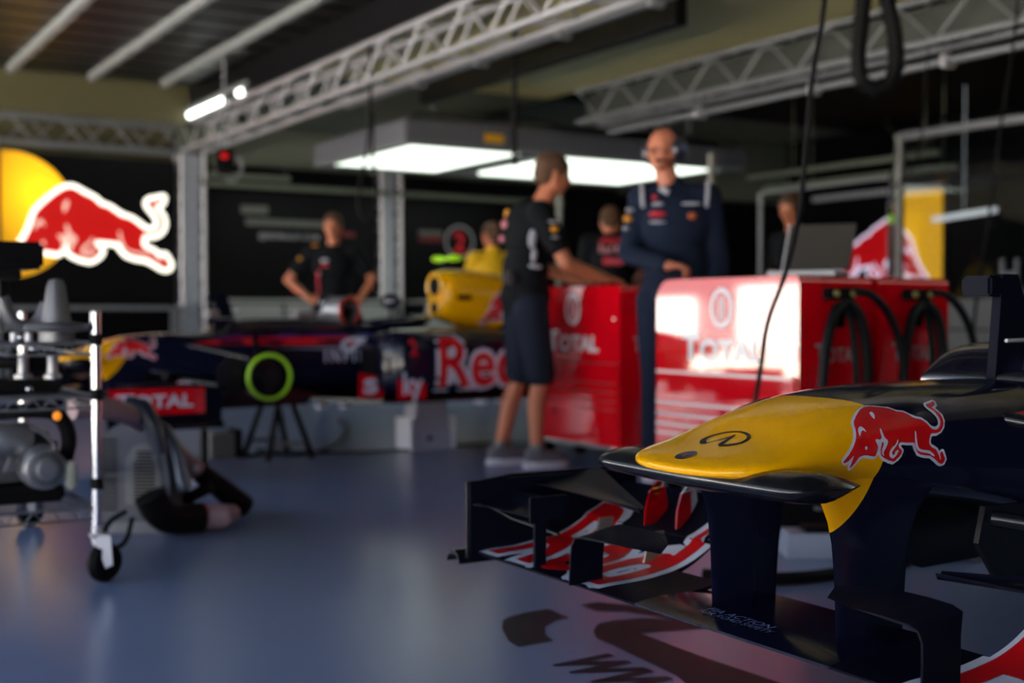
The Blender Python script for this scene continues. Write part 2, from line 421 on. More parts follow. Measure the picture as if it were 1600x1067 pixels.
# light housings with glowing panels
def housing(name, label, x0, x1, y0, y1, panels, group):
    T = thing(name, label, 'light box', ((x0+x1)/2, (y0+y1)/2, 2.5), group); L0 = child_loc(T)
    c = .12
    MB().loft([[Vector((x0 + a, y0 + a, z)), Vector((x1 - a, y0 + a, z)), Vector((x1 - a, y1 - a, z)), Vector((x0 + a, y1 - a, z))]
               for a, z in ((.0, 2.53), (0, 2.72), (.3, 2.86))]).build('housing', mat('housing_grey', (0.11, 0.115, 0.14), rough=.32, metal=.3), T, loc=L0, smooth=False)
    for (a0, a1, b0, b1) in panels:
        MB().bx(a0, a1, b0, b1, 2.505, 2.53).build('light_panel', M_lamp, T, loc=L0)
    xs = sorted([p for q in panels for p in q[:2]])
    MB().bx(x0, xs[0], y0, y1, 2.49, 2.53).bx(xs[-1], x1, y0, y1, 2.49, 2.53).bx(xs[0], xs[-1], y0, panels[0][2], 2.49, 2.53).bx(xs[0], xs[-1], panels[0][3], y1, 2.49, 2.53).build('rim', M_grey, T, loc=L0)
    for q in range(4):
        X = x0 + .5 + (x1 - x0 - 1) * (q % 2); Y = y0 + .4 + (y1 - y0 - .8) * (q // 2)
        MB().cyl((X, Y, 2.80), (X, Y, 3.12 if X < 7.2 else 3.60), .015, n=6).build('hanger', M_alud, T, loc=L0)
    return T
housing('light_housing', 'grey light box with two glowing white panels over the far bay', 5.38, 9.7, 10.65, 12.9, [(5.50, 6.82, 10.78, 12.75), (7.40, 9.45, 10.78, 12.75)], 'overhead light boxes')
# unseen copy added above the frame over the near bay, for highlights on the wing
housing('light_housing', 'grey light box with two glowing white panels over the near car, above the frame', 5.38, 9.7, 0.4, 2.6, [(5.50, 6.82, .55, 2.45), (7.40, 9.45, .55, 2.45)], 'overhead light boxes')
tag(MB().box((6.35, 10.63, 2.60), (.22, .02, .09), bev=.005).build('housing_badge', M_yel), 'small yellow badge on the light box edge', 'badge')

# ---------------------------------------------------------------- signs
def sign_left():
    Y = 14.30
    a = on_y(12, Y, py=240); b = on_y(275, Y, py=455)
    x0, x1 = a.x, b.x; z1 = 2.58; z0 = 1.08
    T = thing('bull_sign', 'glowing sign of a red bull before a yellow sun on the far left wall', 'sign', ((x0 + x1) / 2, Y, 0)); L0 = child_loc(T)
    MB().bx(x0, x1, Y, Y + .15, 0.95, z1 + .03).build('sign_box', M_black, T, loc=L0, smooth=False)
    # sign picture coordinates: 1494 wide crop, 5.336 px per photo px
    def mp(u, v):
        p = on_y(u / 5.336, Y, py=230 + v / 5.336); return p
    # affine from three points
    O = mp(740, 680); U = (mp(1240, 680) - O) / 500; V = (mp(740, 180) - O) / 500
    fm = lambda y: (lambda p, q: Vector((O.x + U.x * p, y, O.z + V.z * q + U.z * 0)))
    e_y = mat('lit_yellow', (0.9, .5, .02), emit=(1.0, 0.40, 0.003), estr=0.6, noise=0)
    # glow of tubes behind the sheet, painted into its emission: brighter at the bull's shoulder
    nt = e_y.node_tree; b_ = nt.nodes['Principled BSDF']; tc = nt.nodes.new('ShaderNodeTexCoord'); vd_ = nt.nodes.new('ShaderNodeVectorMath'); vd_.operation = 'DISTANCE'
    hot = mp(330, 380); vd_.inputs[1].default_value = (hot.x, hot.y, hot.z); nt.links.new(tc.outputs['Object'], vd_.inputs[0])
    cr = nt.nodes.new('ShaderNodeValToRGB'); mr_ = nt.nodes.new('ShaderNodeMapRange'); mr_.inputs['From Max'].default_value = .62
    cr.color_ramp.elements[0].color = (1.6, 1.15, .01, 1); cr.color_ramp.elements[1].color = (.55, .24, .003, 1)
    e2 = cr.color_ramp.elements.new(.45); e2.color = (1.3, .62, .005, 1)
    nt.links.new(vd_.outputs['Value'], mr_.inputs['Value']); nt.links.new(mr_.outputs[0], cr.inputs[0]); nt.links.new(cr.outputs[0], b_.inputs['Emission Color']); b_.inputs['Emission Strength'].default_value = .8
    e_w = mat('lit_white', (.9, .9, .8), emit=(1.0, 0.94, 0.78), estr=1.7, noise=0)
    e_r = mat('lit_red', (.05, 0, 0), emit=(0.60, 0.0, 0.0), estr=0.85, noise=0)
    # sun disc cut off at the sign's left edge
    sun = []
    for k in range(60):
        t = -PI/2 + PI * k / 59; x = 120 + 510 * math.cos(t); y = 585 - 510 * math.sin(t); sun.append((x - 740, 680 - y))
    sun += [(60 - 740, sun[-1][1]), (60 - 740, sun[0][1])]
    place('sun_disc', poly_bm([sun]), fm(Y - .004), e_y, T, L0)
    r, w, d = bull_parts(1.0, outline=38)
    place('bull_outline', w, fm(Y - .010), e_w, T, L0)
    place('bull_shape', r, fm(Y - .016), e_r, T, L0)
    place('bull_details', d, fm(Y - .022), mat('lit_pink', (.9, .7, .6), emit=(1.0, .50, .38), estr=.7, noise=0), T, L0)
sign_left()
def sign_right():
    X = XE - .08
    T = thing('bull_sign', 'dim sign of a red bull before a yellow sun seen above the red cabinets', 'sign', (X, 11.6, 0)); L0 = child_loc(T)
    pa = on_x(1472, X, py=300); pb = on_x(1310, X, py=300)
    s = 1.9 / 1290
    yr = pa.y      # right edge of the sign (smaller y)
    MB().bx(X, X + .08, yr - .03, yr + 2.45, 1.0, 2.66).build('sign_box', M_black, T, loc=L0, smooth=False)
    MB().bx(X - .05, X + .05, yr - .03, yr + 2.45, 2.60, 2.68).build('sign_rail', M_white, T, loc=L0, smooth=False)
    # artwork u to the left of the picture = +y world
    nose = on_x(1452, X, py=430)
    O = Vector((X, nose.y + 0.95, 0)); zc = nose.z + .32
    fm = lambda x: (lambda p, q: Vector((x, O.y + p * s, zc + q * s)))
    sun = []
    for k in range(60):
        t = PI * 0.5 + PI * k / 59; x = -620 - 560 * 0 + 560 * math.cos(t) * -1; y = 95 + 560 * math.sin(t); sun.append((x, y))
    xr = (yr - O.y) / s
    sun = [(max(x, xr), y) for x, y in sun]
    poly = [(xr, 95 + 560), ] + [(x, y) for x, y in sun if x > xr] + [(xr, 95 - 560)]
    place('sun_disc', poly_bm([poly]), fm(X - .004), mat('dim_yellow', (.9, .5, .02), emit=(1.0, .50, .01), estr=.42, noise=0), T, L0)
    r, w, d = bull_parts(1.0, outline=34)
    place('bull_outline', w, fm(X - .010), mat('dim_white', (.8, .8, .9), emit=(.75, .66, .9), estr=.75, noise=0), T, L0)
    place('bull_shape', r, fm(X - .016), mat('dim_red', (.5, 0, 0), emit=(.45, 0, .005), estr=.45, noise=0), T, L0)
    place('bull_details', d, fm(X - .022), MATS['dim_white'], T, L0)
sign_right()

# ---------------------------------------------------------------- far side panels, counters
def far_side():
    # black display panels between the posts
    for x0, x1, lab in ((4.62, 6.8, 'black display panel with pale lettering behind the man with hands on hips'), (7.2, 10.6, 'black display panel carrying the round number 2 emblem')):
        T = thing('display_panel', lab, 'panel', ((x0+x1)/2, 14.32, 0)); L0 = child_loc(T)
        MB().bx(x0, x1, 14.32, 14.38, 1.04, 2.62).build('board', M_black, T, loc=L0, smooth=False)
        for xx in (x0 + .04, x1 - .04): MB().bx(xx - .03, xx + .03, 14.40, 14.45, 0, 2.6).build('leg', M_blackm, T, loc=L0, smooth=False)
        MB().bx(x0, x1, 14.38, 14.41, 1.2, 1.25).build('cross_rail', M_blackm, T, loc=L0, smooth=False)
        if x0 < 5:
            bm, (a, b) = text_polys('@REDBULLF1.COM', .02); xa = on_y(405, 14.3, py=372); xb = on_y(500, 14.3, py=372); s = (xb.x - xa.x) / (b - a)
            place('lettering', xf(bm, s, s), lambda p, q: Vector((xa.x + p, 14.312, xa.z + q)), mat('grey_print', (.35, .35, .37)), T, L0)
            for (p0, p1, q0, q1) in ((385, 510, 346, 352), (378, 420, 322, 334)):
                A = on_y(p0, 14.3, py=q1); B = on_y(p1, 14.3, py=q0)
                MB().bx(A.x, B.x, 14.305, 14.318, A.z, B.z).build('printed_band', mat('dim_band', (.10, .11, .10)), T, loc=L0, smooth=False)
            A = on_y(532, 14.3, py=370); B = on_y(556, 14.3, py=363)
            MB().bx(A.x, B.x, 14.305, 14.318, A.z, B.z).build('red_band', mat('dim_red_print', (.12, .005, .01)), T, loc=L0, smooth=False)
        else:
            c = on_y(719, 14.3, py=378); R = .205
            ring = [(R * math.cos(2*PI*k/40), R * math.sin(2*PI*k/40)) for k in range(40)]
            place('number_ring', poly_bm(ribbon_polys(ring, .016)), lambda p, q: Vector((c.x + p, 14.312, c.z + q)), mat('grey_print', (.3, .3, .32)), T, L0)
            bm, (a, b) = text_polys('2', .03); s = .36
            place('number', xf(bm, s, s), lambda p, q: Vector((c.x + p - (a + b) / 2 * s, 14.312, c.z + q - .36 * s)), mat('red_print', (.5, .01, .02), emit=(.4, .0, .01), estr=.12), T, L0)  # faint emission added to the printed number
            A = on_y(655, 14.3, py=378); B = on_y(692, 14.3, py=370)
            MB().bx(A.x, B.x, 14.305, 14.318, A.z, B.z).build('red_band', MATS['dim_red_print'], T, loc=L0, smooth=False)
            A = on_y(655, 14.3, py=367); B = on_y(692, 14.3, py=361)
            MB().bx(A.x, B.x, 14.305, 14.318, A.z, B.z).build('printed_band', MATS['dim_band'], T, loc=L0, smooth=False)
    # pale counters below them
    xs = [4.62, 5.35, 6.08, 6.80]
    def counter(x0, x1, lab):
        T = thing('counter_cabinet', lab, 'cabinet', ((x0+x1)/2, 14.0, 0), 'pale cabinets along the far wall'); L0 = child_loc(T)
        MB().bx(x0 + .005, x1 - .005, 13.75, 14.25, 0.1, .99).build('body', M_blackm, T, loc=L0, smooth=False)
        MB().bx(x0, x1, 13.72, 14.27, .99, 1.03).build('worktop', M_lgrey, T, loc=L0, smooth=False)
        MB().bx(x0 + .02, x1 - .02, 13.735, 13.75, .60, .97).build('drawer_front', M_lgrey, T, loc=L0, smooth=False)
        MB().bx(x0 + .02, x1 - .02, 13.78, 14.2, 0, .1).build('plinth', M_blackm, T, loc=L0, smooth=False)
    counter(4.62, 5.35, 'pale wall cabinet next to the lattice post right of the bull sign')
    counter(5.35, 6.08, 'pale wall cabinet left of the man with hands on hips')
    counter(6.08, 6.80, 'pale wall cabinet behind the man with hands on hips')
    counter(7.20, 8.0, 'pale wall cabinet right of the second lattice post')
    counter(8.0, 8.8, 'pale wall cabinet behind the yellow air intake')
    counter(8.8, 9.6, 'pale wall cabinet behind the man in the yellow jacket')
    T = tag(MB().bx(2.3, 4.28, 14.05, 14.25, .90, .95, .008).bx(2.35, 2.4, 14.1, 14.2, 0, .9).bx(4.15, 4.2, 14.1, 14.2, 0, .9).build('wall_bench', M_grey), 'narrow grey bench rail under the glowing bull sign', 'bench')
    # greenish bars seen under the light box
    for z, Y, a, b in ((2.42, 13.9, 330, 455), (2.34, 14.1, 320, 880)):
        A = on_y(a, Y, z=z); B = on_y(b, Y, z=z)
        tag(MB().bx(A.x, B.x, Y, Y + .05, z, z + .06).cyl((A.x + .05, Y + .02, z + .05), (A.x + .05, Y + .02, 3.12), .006, n=6).cyl((B.x - .05, Y + .02, z + .05), (B.x - .05, Y + .02, 3.12), .006, n=6).build('cable_duct', mat('duct_green', (.10, .12, .09))), 'greenish horizontal duct below the far light box' if z < 2.4 else 'short pale duct left of the far light box', 'duct')
    for px, w in ((873, .04), (1111, .05)):
        A = on_y(px, 11.4 if px < 1000 else 8.6, z=0)
        tag(MB().bx(A.x - w/2, A.x + w/2, A.y - w/2, A.y + w/2, 0, 2.3).build('thin_post', mat('dim_post', (.22, .22, .20))), 'thin pale post right of the man in shorts' if px < 1000 else 'thin pale post right of the man with the headset', 'post')
far_side()

# ---------------------------------------------------------------- right hand partition
def right_side():
    X = 9.68
    y0 = on_x(1405, X, z=2).y; T = thing('glass_partition', 'aluminium framed glass partition at the right behind the red cabinets', 'partition', (X, y0, 0)); L0 = child_loc(T)
    MB().bx(X - .03, X + .03, y0 - .03, y0 + .04, 0, 2.62).build('frame_post', M_lgrey, T, loc=L0, smooth=False)
    MB().bx(X - .03, X + .03, -1.5, y0, 2.56, 2.63).build('frame_rail', M_alud, T, loc=L0, smooth=False)
    MB().bx(X - .02, X + .02, 4.5, 4.54, 1.0, 2.56).build('frame_post', M_alud, T, loc=L0, smooth=False)
    MB().bx(X - .005, X + .005, -1.5, y0 - .03, 1.0, 2.56).build('pane', M_glass, T, loc=L0, smooth=False)
    MB().bx(X - .06, X + .06, -1.5, y0 - .03, .72, 1.0).build('sill_panel', M_grey, T, loc=L0, smooth=False)
    MB().bx(X - .04, X + .04, -1.5, y0 - .03, 0, .70).build('lower_panel', M_grey, T, loc=L0, smooth=False)
    # dark interior beyond with a few pale things
    P = thing('pipe_gantry', 'grey pipe frame with two legs behind the red cabinets', 'frame', (10.1, 9.9, 0)); L1 = child_loc(P)
    ya = on_x(1390, 10.1, z=2.3).y; yb = on_x(1188, 10.1, z=2.3).y
    MB().tube([(10.1, ya, 0), (10.1, ya, 2.27), (10.1, yb, 2.27), (10.1, yb, 0)], .03).build('pipe', M_alud, P, loc=L1)
    for z, X2, lab in ((2.52, 10.6, 'upper greenish duct behind the pipe frame'), (2.40, 10.9, 'lower greenish duct behind the pipe frame')):
        tag(MB().bx(X2, X2 + .05, ya - .2, yb + .8, z, z + .05).cyl((X2 + .02, ya, z + .04), (X2 + .02, ya, 3.60), .006, n=6).cyl((X2 + .02, yb, z + .04), (X2 + .02, yb, 3.60), .006, n=6).build('cable_duct', mat('duct_green', (.10, .12, .09))), lab, 'duct')
    b = on_x(1392, 9.3, z=0)
    Q = thing('lance_pole', 'dark pole with a neon green collar before the dim bull sign', 'pole', (9.3, b.y, 0)); L2 = child_loc(Q)
    MB().cyl((9.3, b.y, 0), (9.3, b.y, 1.86), .025).cyl((9.3, b.y, 0), (9.3, b.y, .02), .18).build('pole', M_rubber, Q, loc=L2)
    MB().cyl((9.3, b.y, 1.72), (9.3, b.y, 1.80), .034).build('collar', M_green, Q, loc=L2)
    MB().tube([(9.3, b.y, 1.8), (9.34, b.y + .1, 2.1), (9.3, b.y - .1, 2.4), (9.2, b.y, 2.7)], .008, smooth=2).build('cable', M_rubber, Q, loc=L2)
    # white robot-like stand and tube seen through the glass
    c = on_x(1578, 11.5, py=470)
    R = thing('work_stool', 'small white framed stand seen through the glass at far right', 'stand', (c.x, c.y, 0)); L3 = child_loc(R)
    m = MB()
    for dy in (-.09, .09): m.box((c.x, c.y + dy, 1.28), (.04, .04, .32)).box((c.x, c.y + dy*1.6, .55), (.04, .04, 1.1))
    m.box((c.x, c.y, 1.28), (.05, .2, .06)).box((c.x, c.y, 1.12), (.05, .3, .05)); m.build('frame', M_white, R, loc=L3, smooth=False)
    a = on_x(1505, 12.5, z=2.1)
    tag(MB().cyl((12.5, a.y + .45, 2.02), (12.5, a.y - .45, 2.08), .035).cyl((12.5, a.y, 2.06), (12.5, a.y, 3.60), .003, n=6).build('tube_lamp', mat('dim_tube', (.8, .8, .8), emit=(.8, .85, .9), estr=.5, noise=0)), 'short dim tube lamp seen through the glass', 'lamp')
    # grey cupboard behind the glass
    tag(MB().bx(11.2, 11.7, 3.2, 7.4, 0, 1.0).build('low_cupboard', M_grey), 'grey low cupboard behind the glass partition', 'cupboard')
right_side()
# ---------------------------------------------------------------- racing car
def sun_paint(name, test_nodes):
    """paint split in the car's own coordinates: yellow ahead of a circular boundary, navy behind"""
    m = bpy.data.materials.new(name); m.use_nodes = True; nt = m.node_tree; b = nt.nodes['Principled BSDF']
    tc = nt.nodes.new('ShaderNodeTexCoord'); sp = nt.nodes.new('ShaderNodeSeparateXYZ'); nt.links.new(tc.outputs['Object'], sp.inputs[0])
    def math_(op, a, c=None):
        n = nt.nodes.new('ShaderNodeMath'); n.operation = op
        for i, v in enumerate((a, c)):
            if v is None: continue
            if isinstance(v, (int, float)): n.inputs[i].default_value = v
            else: nt.links.new(v, n.inputs[i])
        return n.outputs[0]
    f = test_nodes(sp.outputs, math_)
    mx = nt.nodes.new('ShaderNodeMix'); mx.data_type = 'RGBA'; mx.inputs[6].default_value = (0.0045, 0.006, 0.020, 1); mx.inputs[7].default_value = (1.0, 0.47, 0.002, 1)
    nt.links.new(f, mx.inputs[0]); nt.links.new(mx.outputs[2], b.inputs['Base Color'])
    b.inputs['Roughness'].default_value = 0.13; b.inputs['Specular IOR Level'].default_value = 0.24; b.inputs['Coat Weight'].default_value = 0.0; b.inputs['Coat Roughness'].default_value = 0.04
    return m
def nose_test(o, M):
    dx = M('SUBTRACT', o[0], 1.49); dz = M('SUBTRACT', o[2], 0.69)
    r2 = M('ADD', M('MULTIPLY', dx, dx), M('MULTIPLY', dz, dz))
    a = M('LESS_THAN', r2, 0.235 ** 2); b = M('LESS_THAN', o[0], 1.49)
    return M('MAXIMUM', a, b)
M_nose = sun_paint('nose_paint', nose_test)
M_cover = sun_paint('cover_paint', lambda o, M: M('LESS_THAN', M('ADD', o[0], M('MULTIPLY', o[2], -0.6)), 3.62))

M_wing = mat('wing_carbon', (0.004, 0.005, 0.012), rough=.35, spec=.03, noise=.2)
def pyl_test(o, M):
    dx = M('SUBTRACT', o[0], 1.49); dz = M('SUBTRACT', o[2], 0.69)
    a = M('LESS_THAN', M('ADD', M('MULTIPLY', dx, dx), M('MULTIPLY', dz, dz)), 0.235 ** 2)
    return M('MULTIPLY', a, M('GREATER_THAN', M('ABSOLUTE', o[1]), .163))
M_pylon = sun_paint('pylon_paint', pyl_test)
def nose_n(X):
    return 3.0 if X < 1.5 else (3.2 if X < 2.2 else 3.0)
def nose_wrap(sg, zref):
    """(X, s) -> point on the nose skin at arc length s above zref, on side sg"""
    rows = interp(NOSE, 5); cache = {}
    def f(X, s):
        X = min(max(X, rows[0][0]), rows[-1][0] - 1e-4); key = round(X, 4)
        if key not in cache:
            for a, b in zip(rows, rows[1:]):
                if a[0] <= X <= b[0]:
                    t = (X - a[0]) / (b[0] - a[0]); w, zt, zb = (a[j] + (b[j] - a[j]) * t for j in (1, 2, 3)); break
            n = nose_n(X); zc, h = (zt + zb) / 2, (zt - zb) / 2; P = []
            for k in range(241):
                t = -PI / 2 + PI * k / 240; c, q = math.cos(t), math.sin(t)
                P.append(Vector((X, sg * w * abs(c) ** (2 / n), zc + h * math.copysign(abs(q) ** (2 / n), q))))
            L = [0]
            for a, b in zip(P, P[1:]): L.append(L[-1] + (b - a).length)
            i0 = min(range(len(P)), key=lambda i: abs(P[i].z - zref) + (1 if abs(P[i].y) < w * .5 else 0)); cache[key] = (P, L, L[i0])
        P, L, base = cache[key]; target = base + s; lo = 0
        while lo < len(L) - 2 and L[lo + 1] < target: lo += 1
        d = max(L[lo + 1] - L[lo], 1e-9); t = min(max((target - L[lo]) / d, 0), 1)
        p = P[lo].lerp(P[lo + 1], t); tg = (P[lo + 1] - P[lo]).normalized(); n_ = Vector((0, tg.z * sg, -tg.y * sg)).normalized()
        if n_.y * sg < 0 and n_.z < 0: n_ = -n_
        return p, n_
    return f
def wrapped(name, bm, cx, zref, sg, m, T, L0, off, step, shear=.0):
    cut_grid(bm, step); bmesh.ops.triangulate(bm, faces=bm.faces); W_ = nose_wrap(sg, zref)
    for v in bm.verts:
        p, n_ = W_(cx + v.co.x + v.co.y * shear, v.co.y); v.co = p + n_ * (off + v.co.z)
    me = bpy.data.meshes.new(name); bm.to_mesh(me); bm.free(); return mobj(name, me, m, T, True, L0, 60)
def sring(X, w, zt, zb, n=3.2, N=48, yc=0.0):
    zc, h = (zt + zb) / 2, (zt - zb) / 2; out = []
    for k in range(N):
        t = 2 * PI * k / N; c, s = math.cos(t), math.sin(t)
        out.append(Vector((X, yc + w * math.copysign(abs(c) ** (2 / n), c), zc + h * math.copysign(abs(s) ** (2 / n), s))))
    return out
def interp(keys, steps):
    """monotone-ish resampling of (x, a, b, c...) rows with smooth blending"""
    out = []
    for i in range(len(keys) - 1):
        p0 = keys[max(i-1, 0)]; p1 = keys[i]; p2 = keys[i+1]; p3 = keys[min(i+2, len(keys)-1)]
        for s in range(steps):
            t = s / steps
            row = [p1[0] + (p2[0] - p1[0]) * t]
            for j in range(1, len(p1)):
                dx = p2[0] - p1[0]
                m1 = (p2[j] - p0[j]) / max(p2[0] - p0[0], 1e-6) * dx; m2 = (p3[j] - p1[j]) / max(p3[0] - p1[0], 1e-6) * dx
                h00 = 2*t**3 - 3*t*t + 1; h10 = t**3 - 2*t*t + t; h01 = -2*t**3 + 3*t*t; h11 = t**3 - t*t
                row.append(h00 * p1[j] + h10 * m1 + h01 * p2[j] + h11 * m2)
            out.append(row)
    out.append(list(keys[-1])); return out
def foil(mb, y0, y1, x0, x1, z0, z1, th=0.010, camber=0.012, x0b=None, x1b=None, z0b=None, z1b=None, ny=6, nx=8):
    """thin cambered wing element spanning y0..y1; second set of values is for the y1 end"""
    x0b = x0 if x0b is None else x0b; x1b = x1 if x1b is None else x1b; z0b = z0 if z0b is None else z0b; z1b = z1 if z1b is None else z1b
    rings = []
    for j in range(ny + 1):
        u = j / ny; y = y0 + (y1 - y0) * u
        a, b, c, d = x0 + (x0b - x0) * u, x1 + (x1b - x1) * u, z0 + (z0b - z0) * u, z1 + (z1b - z1) * u
        top, bot = [], []
        for i in range(nx + 1):
            t = i / nx; x = a + (b - a) * t; z = c + (d - c) * (t ** 1.25) + 0 - camber * math.sin(PI * t) * .6
            h = th * (math.sin(PI * min(1, t * 1.6 + .08)) if t < .35 else 1 - (t - .35) * 1.2)
            h = max(h, .0018)
            top.append(Vector((x, y, z + h / 2))); bot.append(Vector((x, y, z - h / 2)))
        rings.append(top + bot[::-1])
    return mb.loft(rings)
def fin(mb, poly, y, th=0.006):
    return mb.prism(poly, lambda a, b: Vector((a, y - th / 2, b)), lambda a, b: Vector((a, y + th / 2, b)))

NOSE = [(1.368, .030, .594, .584), (1.374, .075, .598, .582), (1.388, .115, .603, .580), (1.41, .145, .610, .577), (1.45, .168, .620, .573), (1.52, .180, .638, .565), (1.60, .182, .668, .545), (1.70, .182, .697, .532),
        (1.80, .183, .713, .520), (1.90, .186, .720, .510), (2.10, .198, .722, .480), (2.35, .225, .724, .430), (2.65, .250, .738, .385), (3.0, .275, .748, .365), (3.6, .285, .75, .36)]

def bull_decal(T, L0, s, cx, cz, bvh, ysgn=-1, shrink=1.0):
    """bull on the body side; the head points to the nose (-x)"""
    r, w, d = bull_parts(s, outline=25)
    wrapped('bull_outline', w, cx, cz, ysgn, M_whv, T, L0, .0012, .008, .15)
    wrapped('bull_emblem', r, cx, cz, ysgn, M_redd, T, L0, .0022, .008, .15)
    wrapped('bull_details', d, cx, cz, ysgn, M_whv, T, L0, .0032, .008, .15)

def build_car(name, label, Yc, dz, far):
    k_ = 1.04 if far else 1.0
    T = thing(name, label, 'racing car', (2.9 * k_, Yc * k_, dz * k_ + .86 * (1 - k_)), 'racing cars on stands'); T.scale = (k_, k_, k_); L0 = Vector((-2.9, 0, 0))
    # ---- monocoque and nose
    rows = interp(NOSE, 5)
    mb = MB(); mb.loft([sring(r[0], r[1], r[2], r[3], n=nose_n(r[0]), N=80) for r in rows])
    nose = mb.build('nose_and_monocoque', M_nose, T, loc=L0, angle=70)
    bvh = BVHTree.FromPolygons([v.co for v in nose.data.vertices], [p.vertices[:] for p in nose.data.polygons])
    # camera pod running across under the tip
    rings = []
    for k in range(25):
        u = -1 + 2 * k / 24; y = .283 * u
        e = max(0.0, 1 - abs(u) ** 14) ** .5
        xa, xb = 1.395 + .015 * (1 - abs(u)), 1.53 + .05 * abs(u); th = .027
        xm, hx = (xa + xb) / 2, (xb - xa) / 2
        pts = []
        for i in range(24):
            t = 2 * PI * i / 24; c, s_ = math.cos(t), math.sin(t)
            taper = 1 - .75 * max(0, c) ** 1.5
            pts.append(Vector((xm + hx * c * (.35 + .65 * e), y, .576 + th * s_ * taper * (.1 + .9 * e) - .006 * (1 - abs(u)))))
        rings.append(pts)
    mb = MB(); mb.loft(rings); mb.build('camera_pod', M_carbon, T, loc=L0, angle=60)
    # round tip sensor sticker and the oval road emblem
    dn = Vector((0, 0, -1))
    if True:
        disc = [(0.020 * math.cos(2*PI*k/28), 0.020 * math.sin(2*PI*k/28)) for k in range(28)]
        fm = lambda p, q: Vector((1.410 + p, 0.0 + q, .9))
        place('tip_badge', poly_bm([disc]), fm, mat('badge_dark', (.03, .035, .05), rough=.3, coat=.5), T, L0, bvh=bvh, ray=dn, step=.01)
        place('badge_mark', poly_bm([[(-.012, -.004), (0, -.002), (.010, -.010), (.002, .004), (-.004, .003)]]), fm, mat('badge_red', (.6, .05, .01)), T, L0, bvh=bvh, ray=dn, off=.002)
        # infinity-road emblem: ring with a two-legged road, open at the bottom
        R = .046; ring_o = []; ring_i = []
        A0, A1 = math.radians(-62), math.radians(242)
        for k in range(41):
            t = A0 + (A1 - A0) * k / 40
            ring_o.append((1.0 * math.cos(t), .62 * math.sin(t)))
            thick = .10 + .16 * max(0, -math.sin(t)) + .05 * abs(math.cos(t))
            ring_i.append(((1 - thick) * math.cos(t), (.62 - thick * .62 - .02) * math.sin(t) + .0))
        shape = ring_o + [(-.30, -.34), (0.0, .28), (-.34, -.22), (-.50, -.40)][:0] + ring_i[::-1]
        ring = [tuple(p) for p in shape]
        legl = [(-.47, -.546), (-.06, .34), (-.30, -.22), (-.60, -.40)]
        legl = [ring_o[-1], (-.08, .30), (-.14, .10), ring_i[-1]]
        legr = [ring_o[0], (.08, .30), (.14, .10), ring_i[0]]
        legl = [(-.47, -.55), (-.02, .40), (.0, .40), (-.02, .10), (-.33, -.36)]
        legr = [(.47, -.55), (.02, .40), (.0, .40), (.02, .10), (.20, -.40)]
        em = poly_bm([ring, legl, legr])
        # reads from the front left: its right is towards the near side (-y), its top towards the cockpit
        fm2 = lambda p, q: Vector((1.500 + q * .064, .0 - p * .052, .9))
        place('road_emblem', em, fm2, mat('print_black', (.006, .006, .006), rough=.35), T, L0, bvh=bvh, ray=dn, step=.15)
    # bull emblems, both sides
    for sg in (-1, 1):
        bull_decal(T, L0, .000200, 1.737, .650, bvh, sg)
    # stripes on the side behind the emblem, and maker lettering
    for sg in (-1, 1):
        ray = Vector((0, -sg, 0)); fs = lambda p, q: Vector((p, sg * .3, q))
        st = [('red_stripe', M_redd, [(2.02, .665), (2.30, .695), (2.95, .700), (3.08, .672), (3.02, .650), (2.5, .655)]),
              ('blue_stripe', M_blue, [(2.15, .690), (2.5, .725), (3.05, .735), (3.15, .712), (2.7, .700)]),
              ('pale_stripe', mat('pale_blue_vinyl', (.16, .19, .30), rough=.35, coat=.3), [(2.45, .640), (2.95, .640), (3.15, .610), (2.9, .622)])]
        for nm, mm, pl in st: place(nm, poly_bm([pl]), fs, mm, T, L0, bvh=bvh, ray=ray, step=.04)
        bm, (a, b) = text_polys('INFINITI', .02, 1.5); s = .40 / (b - a)
        d_ = sg  # mirrored reading direction on the far side
        place('maker_name', xf(bm, s, s * 1.25), (lambda p, q: Vector((2.80 + p, sg * .4, .555 + q))) if sg < 0 else (lambda p, q: Vector((3.16 - p, sg * .4, .565 + q))), M_whv, T, L0, bvh=bvh, ray=ray, step=.03)
        rg = [(3.02 + .105 * math.cos(t), .645 + .040 * math.sin(t)) for t in [math.radians(-50 + 280 * k / 30) for k in range(31)]]
        place('maker_emblem', poly_bm(ribbon_polys(rg + [(3.02, .668)], .011, closed=True)), fs, M_whv, T, L0, bvh=bvh, ray=ray, step=.03)
    # ---- raised fairing on top, antenna fin
    rows = [(2.24, .185, .728, .70), (2.30, .19, .775, .70), (2.36, .192, .796, .70), (2.6, .20, .800, .70), (2.9, .22, .802, .70), (3.02, .22, .79, .70)]
    mb = MB(); mb.loft([sring(r[0], r[1], r[2], r[3], n=4.5) for r in interp(rows, 3)]); mb.build('top_fairing', mat('fairing_black', (0.004, 0.004, 0.010), rough=.12, coat=1), T, loc=L0, angle=60)
    mb = MB(); fin(mb, [(2.235, .70), (2.255, .90), (2.262, .944), (2.31, .944), (2.345, .86), (2.39, .72)], 0, .022); f_ = mb.build('antenna_fin', M_wing, T, loc=L0, smooth=False)
    MB().box((2.235, .022, .918), (.045, .075, .045), bev=.006).build('camera_box', M_wing, f_)
    mb = MB(); mb.tube([(2.26, -.02, .803), (2.5, -.02, .806), (2.9, -.02, .806)], .004).tube([(2.33, .0, .80), (2.33, .0, .84), (2.38, -.02, .85)], .006); mb.build('edge_trim', M_alu, T, loc=L0)
    # ---- cockpit rim, opening and headrest
    rim = [Vector((3.30 + .28 * math.cos(t), .19 * math.sin(t), .765 + .035 * max(0, math.cos(t)))) for t in [2*PI*k/32 for k in range(32)]]
